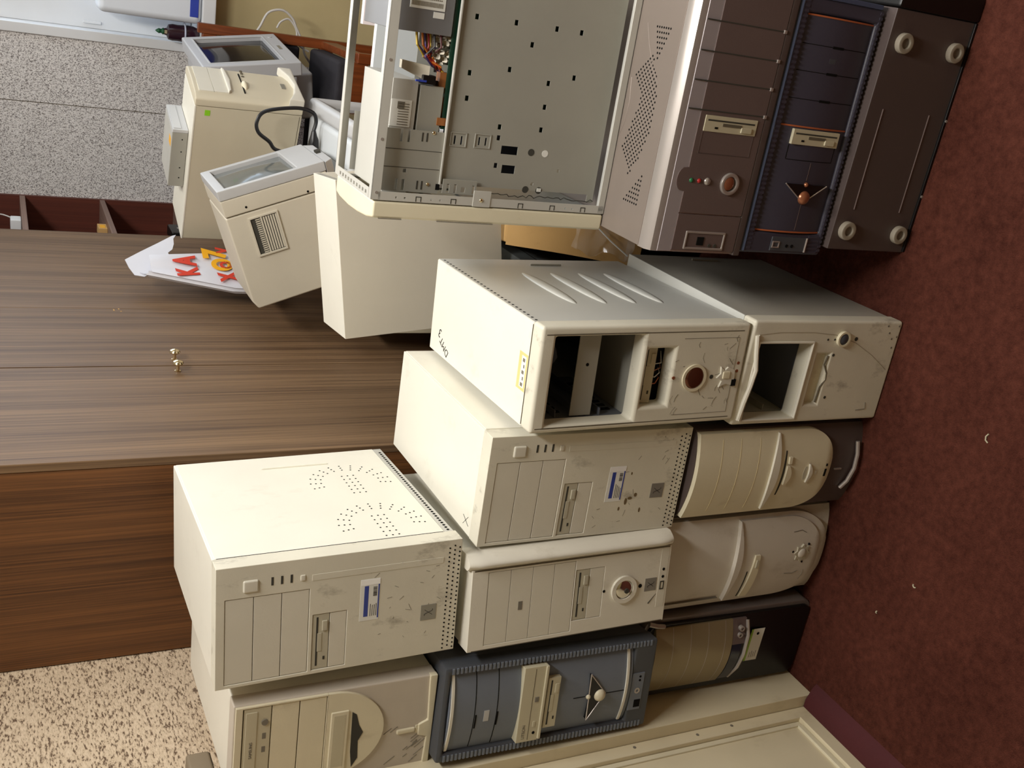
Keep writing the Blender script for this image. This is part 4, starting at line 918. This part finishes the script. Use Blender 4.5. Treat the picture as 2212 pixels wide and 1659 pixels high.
# ------------------------------------------------------------------ things behind the right-hand pile
r = thing('cardboard_box', 'brown cardboard box with torn plastic wrap, behind the silver tower', 'box', (-.16, 2.05, 0))
cbm = MB(); cbm.prism([(-362, 240), (-372, 120), (-362, 0), (-350, -90), (-180, -120), (-150, -228), (300, -228), (300, 240)], 0, 540, 'xy'); P(r, 'carton', cbm, CARD, bevel=6)
fl_ = MB(); nfl = 10; vs_ = []; fs_ = []
for i in range(nfl+1):       # bowed open flap, sloped down towards the towers to catch the light
    t = i/nfl; xl_ = -352+8*math.sin(math.pi*t)
    for x in (xl_, -270, -208): vs_.append((x, -96-154*t-14*math.sin(math.pi*t), 546-250*t**1.25))
for i in range(nfl):
    for j in range(2): a = 3*i+j; fs_.append((a, a+1, a+4, a+3))
k_ = len(vs_); vs_ += [(x, y-1, z-3) for x, y, z in vs_]; fs_ += [tuple(k_+q for q in reversed(f)) for f in fs_]
for i in range(nfl): fs_ += [(3*i, 3*i+3, k_+3*i+3, k_+3*i), (3*i+2, k_+3*i+2, k_+3*i+5, 3*i+5)]
fs_ += [(0, 1, k_+1, k_), (1, 2, k_+2, k_+1), (3*nfl, k_+3*nfl, k_+3*nfl+1, 3*nfl+1), (3*nfl+1, k_+3*nfl+1, k_+3*nfl+2, 3*nfl+2)]
P(r, 'flap', fl_.add(vs_, fs_), CARD)
wrap = MB()
wrap.relief(325, 440, 16, 10, lambda z: -330+8*math.sin(z*.09), lambda z: -225+10*math.sin(z*.13+1), lambda u, z: -262+(z-325)*.52-6*math.sin(u*11+z*.11)-4*math.sin(z*.23+u*5), -246+(440-325)*.2)
P(r, 'plastic_wrap', wrap, FILM, label='crinkled clear plastic wrap')
P(r, 'tape_strip', MB().tube([(-322, -264, 334), (-295, -244, 372), (-262, -220, 410), (-236, -204, 442)], 1.6, 5), FOIL)
q = thing('dark_carton', 'dark grey-green carton on the floor under the white case cover', 'box', (-.69, 2.08, 0))
P(q, 'carton', MB().box(-165, 150, -215, 180, 0, 512), mat('dark_teal_card', (62, 66, 66), .8, var=.1), bevel=4); P(q, 'lid_seam', MB().box(-165.5, 150.5, -215.5, 180.5, 470, 472), HOLE)

# white case cover (empty shell, open at its right end)
r = thing('case_cover', 'empty off-white computer case cover leaning over between wardrobe and open chassis', 'case cover', (-.688, 1.951, .524), 7.6, -.9, -7.1)
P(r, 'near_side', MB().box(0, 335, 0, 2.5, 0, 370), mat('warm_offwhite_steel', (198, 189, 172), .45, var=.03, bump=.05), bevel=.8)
P(r, 'far_side', MB().box(0, 335, 172.5, 175, 0, 370), OFFW, bevel=.8); P(r, 'top_side', MB().box(0, 335, 2.5, 172.5, 367.5, 370), OFFW, bevel=.8)
P(r, 'end_flange', MB().plate(2.5, 172.5, 0, 367.5, 0, 2.5, holes=[(14, 160, 12, 356)], plane='yz'), OFFW); P(r, 'end_panel', MB().box(3, 5, 3, 172, 1, 367), GREYST)
P(r, 'open_end_lip', MB().plate(2.5, 172.5, 355, 367.5, 320, 334, plane='yz'), GREYST)

def glass(a0, a1, b0, b1, d, h, n=14):     # bulging picture tube face looking along +X
    return MB().relief(b0, b1, n, n, lambda z: a0, lambda z: a1, lambda u, z: -(d+h*math.sin(math.pi*u)*math.sin(math.pi*(z-b0)/(b1-b0))), -(d-8)).xform(Matrix.Rotation(math.radians(90), 4, 'Z'))
# small monitor tipped back on its rear
cvm = mat('warm_beige_plastic', (208, 200, 182), .5, var=.04, bump=.06)
r = thing('crt_monitor', 'small beige monitor tipped back, grooved vent on its side, grey screen', 'monitor', (-.761, 2.488, .704), -.3, .9, -20.3)
W6, D6, H6 = 323, 219, 275
P(r, 'rear_housing', MB().prism([(0, 30), (0, 262), (24, H6-2), (252, H6), (252, 0), (40, 0)], 3, D6-3, 'xz'), cvm, bevel=5, seg=3)
P(r, 'front_shell', MB().prism([(254, 0), (254, H6), (W6-26, H6), (W6-26, 0)], 0, D6, 'xz'), cvm, bevel=4)
scr = MB(); scr.plate(0, D6, -1, H6+1, W6-26, W6, holes=[(16, 203, 68, 252)], plane='yz'); P(r, 'screen_bezel', scr, GREYP, bevel=3)
P(r, 'screen', glass(14, 205, 66, 254, W6-12, 9), GLASSG)
P(r, 'screen_backing', MB().box(W6-25, W6-21, 12, 207, 64, 256), HOLEG)
P(r, 'control_panel', MB().prism([(0, -2), (20, -26), (190, -26), (D6, -2)], W6-40, W6-4, 'yz'), GREYP, bevel=3); P(r, 'control_knob', MB().box(W6-6, W6+2, 96, 118, -20, -8), HOLEG)
v = P(r, 'vent_frame', MB().plate(134, 238, 146, 223, -2, 4, holes=[(139, 233, 151, 218)]), cvm, bevel=.8)
P(v, 'vent_recess', MB().box(138, 234, 1.5, 3.5, 150, 219), HOLEG)
for i in range(6): P(v, 'vent_slat', MB().box(141, 231, -1, 3, 151.5+i*6.2, 155.5+i*6.2), cvm)
P(v, 'vent_divider', MB().box(139, 233, -1.5, 3, 189, 193), cvm)
for i in range(17): P(v, 'vent_rib', MB().box(141+i*5.4, 143.6+i*5.4, -.5, 3, 194, 206), cvm)
for x, z in ((267, 218), (260, 59)): P(r, 'screw_hole', MB().disc((x, z), 3, -.6, 1, 'xz', 12), HOLE)

# white rounded monitor under the tipped one
r = thing('crt_monitor', 'white rounded monitor with dark screen, half hidden under the tipped monitor', 'monitor', (-.60, 2.50, .4225), 0)
P(r, 'rear_housing', MB().box(0, 196, 0, 410, 0, 325), mat('bluish_white_plastic', (214, 218, 220), .45, var=.03), bevel=16, seg=4)
P(r, 'screen_bezel', MB().plate(-4, 414, 0, 328, 196, 242, holes=[(24, 386, 40, 300)], plane='yz'), GREYP, bevel=16, seg=4)
P(r, 'screen', glass(22, 298+90, 38, 302, 220, 14), GLASSD)
P(r, 'top_seam', MB().box(120, 121, 8, 400, 324, 325.4), INKG)
q = thing('large_carton', 'large brown carton standing on the floor under the monitors', 'box', (-.60, 2.58, 0))
P(q, 'carton', MB().box(-300, 290, -240, 340, 0, 420), CARD, bevel=5); P(q, 'tape', MB().box(-300.5, 290.5, -30, 20, 419.8, 420.4), FOIL)
q = thing('desktop_computer', 'flat beige desktop computer on the large carton, carrying the tipped monitor', 'computer', (-.745, 2.60, .4215))
P(q, 'case_body', MB().box(-135, 125, -200, 180, 0, 279), BEIGE, bevel=3); P(q, 'front_bezel', MB().box(-137, 127, -215, -200.5, 0, 279), CREAM2, bevel=4)
q = thing('sheet_metal', 'bluish white computer side panel standing upright behind the open chassis', 'panel', (0, 1.82, .5415))
P(q, 'sheet', MB().box(-203, 110, 0, 3, 0, 396), mat('bluish_white_plastic', (214, 218, 220), .45), bevel=.8)
for z in (0, 385): P(q, 'folded_edge', MB().box(-203, 110, 3, 14, z, z+11), OFFG, bevel=.6)
q = thing('sheet_metal', 'pinkish white taller computer side panel behind the bluish white one', 'panel', (.02, 1.875, .5415))
P(q, 'sheet', MB().box(-112, 110, 0, 3, 0, 405), mat('pinkish_white_steel', (226, 214, 214), .5), bevel=.8)
for z in (0, 394): P(q, 'folded_edge', MB().box(-112, 110, 3, 14, z, z+11), OFFG, bevel=.6)

# beige tower facing the window, with optical drive lying on it
tb = thing('side_table', 'dark topped side table under the beige tower with green sticker', 'table', (-.62, 3.03, 0), -18.6)
P(tb, 'tabletop', MB().box(-265, 130, -100, 165, 756, 776), UPHO, bevel=3)
for x in (-240, 0):
    for y in (30, 145): P(tb, 'leg', MB().box(x-18, x+18, y-18, y+18, 0, 756), ORWOOD, bevel=2)
r = thing('tower_computer', 'beige tower computer with small green sticker and curved front foot, by the window', 'computer', (-.808, 2.991, .7805), -18.6)
W7, D7, H7 = 455, 188, 292
P(r, 'case_body', MB().box(0, 424, 0, D7, 0, H7-3), BEIGE, bevel=2.5); P(r, 'top_cover', MB().box(-1, 424, -1, D7+1, H7-5, H7), OFFW, bevel=1.5)
P(r, 'side_line', MB().box(4, 420, -.5, 1, 6, 7.2), SEAM)
bz = MB(); bz.prism([(425, -3), (425, D7+3), (446, D7+2), (456, D7-20), (459, D7/2), (456, 20), (446, -2)], 0, H7, 'xy'); P(r, 'front_bezel', bz, BEIGE, bevel=4)
P(r, 'bay_cover', MB().box(452, 459.4, 24, 166, 240.5, 280), COVER, bevel=.6); P(r, 'bay_cover', MB().box(452, 459.4, 24, 166, 200, 239.5), COVER, bevel=.6)
P(r, 'brow_ledge', MB().prism([(22, 202), (168, 202), (158, 194), (95, 188), (32, 194)], 452, 465, 'yz'), CREAM, bevel=3)
P(r, 'floppy_slot', MB().box(455, 459.6, 34, 148, 155, 158), HOLE); P(r, 'eject_lever', MB().dome((80, 150), 24, 12, 456, 'yz', 18, 5, 1, 9), CREAM2)
for y in (168, 154, 136): P(r, 'indicator_light', MB().disc((y, 146), 4, 456, 459, 'yz', 10), SEAM)
P(r, 'swoosh_foot', MB().prism([(-6, 44), (40, 22), (90, 12), (140, 18), (194, 40), (194, 0), (-6, 0)], 448, 474, 'yz'), CREAM, bevel=5); P(r, 'maker_badge', MB().box(457, 460.5, 84, 112, 34, 46), BDGE)
P(r, 'green_sticker', MB().box(398, 414, -.8, .5, 250, 264), mat('lime_green_paper', (140, 206, 30), .6), label='small lime green sticker')
q = thing('optical_drive', 'grey steel optical drive lying on top of the beige tower', 'drive', (-.655, 2.985, 1.0735), -18)
P(q, 'drive_case', MB().box(0, 168, 0, 146, 0, 41), GREYST, bevel=1.2); P(q, 'front_bezel', MB().box(168.5, 178, -1, 147, 0, 41.5), GREYP, bevel=1.2); P(q, 'tray_door', MB().box(178, 180, 6, 140, 18, 38), GREYP, bevel=.6)
P(q, 'top_cover', MB().box(2, 168, 2, 144, 40.5, 42), LSTEEL, bevel=.4); P(q, 'yellow_sticker', MB().box(118, 142, 12, 44, 41.9, 42.4), BAGY)
for x in (28, 60, 110, 148): P(q, 'side_screw_hole', MB().disc((x, 14), 2, -.4, .4, 'xz', 8), HOLE)

# wooden chair with monitor on it
c = thing('wooden_chair', 'orange varnished wooden chair with charcoal upholstery under the window', 'chair', (-.50, 3.60, 0))
for x in (-225, 225):
    P(c, 'back_post', MB().prism([(175, 0), (215, 0), (205, 460), (228, 915), (196, 918), (170, 460)], x-17, x+17, 'yz'), ORWOOD, bevel=4)
    P(c, 'leg', MB().box(x-17, x+17, -225, -190, 0, 470), ORWOOD, bevel=4)
    P(c, 'side_rail', MB().box(x-12, x+12, -192, 176, 430, 486), ORWOOD, bevel=3)
P(c, 'front_rail', MB().box(-210, 210, -220, -196, 430, 486), ORWOOD, bevel=3); P(c, 'lower_back_rail', MB().box(-210, 210, 172, 196, 440, 490), ORWOOD, bevel=3); P(c, 'top_back_rail', MB().box(-210, 210, 200, 224, 850, 900), ORWOOD, bevel=4)
P(c, 'seat', MB().box(-208, 208, -194, 172, 462, 528), UPHO, bevel=14, seg=3); P(c, 'backrest', MB().box(-207, 207, 180, 214, 560, 850), UPHO, bevel=10, seg=3)
r = thing('crt_monitor', 'grey CRT monitor with dark screen standing on the wooden chair', 'monitor', (-.310, 3.400, .650), -8.4, 2, -9.2)
gm = mat('cool_grey_plastic', (186, 186, 188), .45, var=.03, bump=.04)
P(r, 'front_bezel', MB().plate(0, 366, 0, 318, -46, 0, holes=[(34, 332, 52, 286)], plane='yz'), gm, bevel=5, seg=3)
P(r, 'screen', glass(30, 336, 48, 290, -14, 11), GLASSD); P(r, 'screen_backing', MB().box(-24, -16, 24, 342, 44, 294), HOLE)
P(r, 'screen_rim', MB().plate(29, 337, 47, 291, -3, 1.5, holes=[(35, 331, 53, 285)], plane='yz'), GREYP, bevel=1.2)
P(r, 'rear_housing', MB().prism([(-47, 12), (-47, 354), (-180, 330), (-330, 280), (-330, 86), (-180, 36)], 10, 308, 'xy'), gm, bevel=10, seg=3)
P(r, 'swivel_base', MB().box(-230, -70, 110, 250, -66, 11), gm, bevel=10, seg=3); P(r, 'maker_badge', MB().box(-.5, 1, 160, 206, 22, 32), BDGE); P(r, 'power_button', MB().disc((318, 27), 7, -.5, 2, 'yz', 14), GREYP)

# cables
def spline(pts, n=8):
    out = []; Pn = [Vector(p) for p in pts]
    for i in range(len(Pn)-1):
        p0, p1, p2, p3 = Pn[max(i-1, 0)], Pn[i], Pn[i+1], Pn[min(i+2, len(Pn)-1)]
        for k in range(n):
            t = k/n; out.append(.5*((2*p1)+(p2-p0)*t+(2*p0-5*p1+4*p2-p3)*t*t+(3*p1-p0-3*p2+p3)*t**3))
    out.append(Pn[-1]); return out
pc = thing('power_cable', 'looped black power cable with plug over the white rounded monitor', 'cable', (-.455, 2.79, .752))
o_ = Vector((-.455, 2.79, .752))
path = [(-.500, 2.78, .80), (-.492, 2.775, .865), (-.470, 2.77, .888)]
path += [(x*1.0615, 2.76, 1.546-(1.546-z)*1.0615) for x, z in ((-.420, .957), (-.393, .962), (-.366, .941), (-.351, .866), (-.358, .823), (-.379, .812), (-.404, .816))]
P(pc, 'cord', MB(1.0).tube([p-o_ for p in spline(path)], .0052, 8), mat('black_rubber', (22, 22, 26), .4))
P(pc, 'plug', MB(1.0).tube([(.026, -.03, .019), (.014, -.03, .018), (.002, -.03, .0165), (-.018, -.028, .0165), (-.034, -.026, .0165)], .01, 10, [.006, .009, .013, .016, .015]), BLACK)
P(pc, 'plug_pins', MB(1.0).box(-.052, -.035, -.034, -.030, .010, .020).box(-.052, -.035, -.022, -.018, .010, .020), CHROME)
wcb = thing('monitor_cable', 'white looped cable hanging behind the grey monitor', 'cable', (-.22, 3.84, .56))
o_ = Vector((-.22, 3.84, .56)); sc_ = 3.84/3.7
def dn(p): return Vector((p[0]*sc_, 3.84, 1.546-(1.546-p[1])*sc_))
pp = [dn(q) for q in [(-.259, .739), (-.235, .725), (-.188, .70), (-.174, .653), (-.195, .617), (-.225, .60), (-.270, .575), (-.307, .565), (-.34, .54)]]
P(wcb, 'cord', MB(1.0).tube([p-o_ for p in spline(pp)], .0042, 8), CABLEW)
pp = [dn(q) for q in [(-.235, .668), (-.212, .655), (-.201, .627), (-.232, .60), (-.279, .590), (-.30, .55)]]
P(wcb, 'cord', MB(1.0).tube([p-o_ for p in spline(pp)], .0036, 8), CABLEW)

# things on the window sill
b_ = thing('vase', 'dark purple glass vase with green stopper on a pale saucer, on the window sill', 'vase', (-.316, 3.975, .8835))
P(b_, 'vase_body', MB().lathe([(16, 0), (24, 3), (30, 22), (31, 40), (29, 58), (28, 75), (29, 92), (26, 106), (13, 112), (11, 120)], n=24), PURPLE); P(b_, 'saucer', MB().lathe([(31, 46), (38, 49), (39, 52), (37, 54), (30, 52)], n=24), mat('pale_blue_glass', (200, 206, 226), .2))
P(b_, 'stopper', MB().lathe([(9, 118), (12, 124), (7, 130), (9, 138), (4, 146), (1, 150)], n=16), DGREEN); P(b_, 'gilt_tag', MB().box(-6, 6, -14, -10, 108, 120), BRASS)
j = thing('jerrycan', 'white plastic jerrycan with blue label band and blue cap on the window sill', 'jerrycan', (-.19, 3.97, .8835))
P(j, 'can_body', MB().box(-85, 130, -45, 75, 0, 345), JERRY, bevel=22, seg=4); P(j, 'label_band', MB().box(-62, 132, -46, 76, 12, 42), BLUEP, bevel=2); P(j, 'neck', MB().lathe([(26, 340), (22, 352), (22, 380)], (28, 15)), JERRY)
P(j, 'cap', MB().lathe([(28, 378), (29, 382), (29, 420), (24, 424)], (28, 15)), BLUEP); P(j, 'grip_dent', MB().box(-86, -84, -20, 40, 120, 250), WHITEP, bevel=.8)

# things on the bookcase shelves
q = thing('charger', 'white charger with white lead on the upper bookcase shelf', 'charger', (-.985, 3.76, 1.4785))
P(q, 'charger_body', MB().box(-18, 18, -40, 20, 0, 34), WHITEP, bevel=4); P(q, 'lead', MB().tube(spline([(0, 20, 17), (0, 60, 30), (4, 84, 60), (8, 60, 92), (6, 20, 90)], 6), 2.4, 7), CABLEW)
q = thing('wood_block', 'yellowish wooden block on the lower bookcase shelf', 'block', (-.99, 3.72, 1.2075)); P(q, 'block', MB().box(-15, 15, -30, 36, 0, 30), CARD, bevel=2); P(q, 'end_label', MB().box(15, 15.4, -20, 20, 6, 24), BAGY)
q = thing('black_case', 'small black case on the bookcase shelf behind the plastic bag', 'case', (-.985, 3.70, .9405)); P(q, 'case_shell', MB().box(-20, 20, -60, 60, 0, 60), BLACK, bevel=6); P(q, 'clasp', MB().box(20, 22, -8, 8, 24, 34), SILVER)

# plastic carrier bag wedged between wardrobe and monitors
bg = thing('plastic_bag', 'crumpled white carrier bag with red and yellow lettering against the wardrobe', 'bag', (-.885, 2.76, .80))
EX = Vector((.346, .938, 0)).normalized(); NZ = Vector((EX[1], -EX[0], 0))
def bp(s, z, o): return EX*s+Vector((0, 0, z-.80))+NZ*o
def sheet(grid, t=.0012):
    mb = MB(1.0); n = len(grid); m = len(grid[0]); vs = [p for row in grid for p in row]; k = len(vs); fs = []
    vs += [p-NZ*t for p in vs]
    for i in range(n-1):
        for j in range(m-1):
            a = i*m+j; fs.append((a, a+1, a+m+1, a+m)); fs.append((k+a, k+a+m, k+a+m+1, k+a+1))
    ring = [(0, j) for j in range(m)]+[(i, m-1) for i in range(1, n)]+[(n-1, j) for j in range(m-2, -1, -1)]+[(i, 0) for i in range(n-2, 0, -1)]
    R_ = [i*m+j for i, j in ring]
    for a, b in zip(R_, R_[1:]+R_[:1]): fs.append((a, b, k+b, k+a))
    return mb.add(vs, fs)
rng = random.Random(3)
gr = []
for i in range(13):      # front sheet, bottom to top
    t = i/12; z = .80+t*.372
    s0 = .0+max(0, (z-.95))*.30; s1 = .185-.04*t
    gr.append([bp(s0+(s1-s0)*j/8, z+(.0 if i < 12 else .0), .004*math.sin(j*1.1+i*.7)+.003*rng.uniform(-1, 1) if 0 < j < 8 else 0) for j in range(9)])
P(bg, 'front_sheet', sheet(gr), BAGW)
gr = []
for i in range(13):      # rear sheet, with the torn handle rising to a tip
    t = i/12
    z0, z1 = .80+t*.425, .80+t*.33
    row = []
    for j in range(9):
        u = j/8
        top = [1.190, 1.200, 1.195, 1.180, 1.160, 1.140, 1.125, 1.115, 1.108][j]
        s_ = (.005+.08*t)*(1-u)+(.172-.012*t)*u
        z = .80+t*(top-.80)
        row.append(bp(s_, z, -.020-.012*math.sin(u*3.1)*t+.003*rng.uniform(-1, 1)))
    gr.append(row)
P(bg, 'rear_sheet', sheet(gr), BAGW)
hd = [(.078, 1.188), (.084, 1.214), (.118, 1.226), (.155, 1.233), (.20, 1.186), (.245, 1.136), (.288, 1.090), (.294, 1.078), (.272, 1.088), (.245, 1.090), (.215, 1.098), (.198, 1.112), (.16, 1.108), (.12, 1.140)]
hm = MB(1.0); n_ = len(hd)
hv = [bp(a, z, -.026-.16*max(0, a-.14)*.3) for a, z in hd]; hm.add(hv+[p-NZ*.0015 for p in hv], [tuple(range(n_)), tuple(range(2*n_-1, n_-1, -1))]+[(i, (i+1) % n_, (i+1) % n_+n_, i+n_) for i in range(n_)])
P(bg, 'torn_handle', hm, BAGW)
gr = [[bp(.004+max(0, (.80+.38*i/10-.95))*.30-.004*(1-abs(j-2)/2), .80+.38*i/10+.008*(j == 2), -.001-.005*j) for j in range(5)] for i in range(11)]
P(bg, 'gusset', sheet(gr), BAGW)
def bagtext(s, size, a, z, m, rot=0, sx=1.0):
    M = Matrix(((EX[0], 0, NZ[0], 0), (EX[1], 0, NZ[1], 0), (0, 1, 0, 0), (0, 0, 0, 1)))
    return text(bg, 'lettering', s, size, Matrix.Translation(bp(a, z, .0068)) @ M @ Matrix.Rotation(math.radians(rot), 4, 'Z') @ Matrix.Diagonal((sx, 1, 1, 1)), m, .0006, bold=size*.05)
bagtext('A', .082, .114, 1.077, BAGR, 0, .75); bagtext('K', .080, .062, 1.074, BAGR, 6, .62)
bagtext('7', .085, .150, .990, BAGY, 0, 1.0); bagtext('O', .075, .100, .975, BAGY, 0, .9); bagtext('O', .045, .098, .965, BAGR, 0, .9); bagtext('X', .07, .045, .965, BAGR, 8, .7)
bagtext('V', .05, .168, .965, BAGR, 0, .8)

# specks on the carpet
for x, y, a, l, lb_ in ((-.588, 1.06, 20, 16, 'pale curled paper scrap, the largest on the maroon carpet'), (-.92, 1.10, 70, 8, 'small pale scrap on the carpet facing the round-bottomed white tower'), (-1.02, 1.16, 10, 5, 'tiny pale speck on the carpet close to the black and gold tower')):
    q = thing('paper_scrap', lb_, 'scrap', (x, y, .0), a)
    P(q, 'scrap', MB().tube([(-l/2, 0, 1.2), (-l*.2, l*.22, 2.4), (l*.2, l*.2, 2), (l/2, -l*.1, 1.2)], 1.3, 5), FLOPC)

# ceiling fitting over the stacks, plus an added one to brighten the back
em = bpy.data.materials.new('lit_tube'); em.use_nodes = True; eb = em.node_tree.nodes['Principled BSDF']; eb.inputs['Emission Color'].default_value = (1, .975, .925, 1); eb.inputs['Emission Strength'].default_value = 4
for (lx, ly, pw, lb_) in ((.30, 1.10, 54, 'long white fluorescent fitting on the ceiling over the stacks'), (.10, 2.75, 12, 'added unseen fluorescent fitting on the ceiling by the window, brightening the back')):
    lf = thing('ceiling_light', lb_, 'ceiling light', (lx, ly, 2.55))
    P(lf, 'housing', MB().box(-90, 90, -620, 620, -50, 0), WHITEP, bevel=4)
    for x in (-45, 45): P(lf, 'tube', MB().tube([(x, -590, -68), (x, 590, -68)], 14, 12), em)
    al = bpy.data.lights.new('tube_light', 'AREA'); al.shape = 'RECTANGLE'; al.size = .2; al.size_y = 1.2; al.energy = pw; al.color = (1, .975, .925)
    ao = bpy.data.objects.new('tube_light', al); COL.objects.link(ao); ao.location = (lx, ly, 2.455)
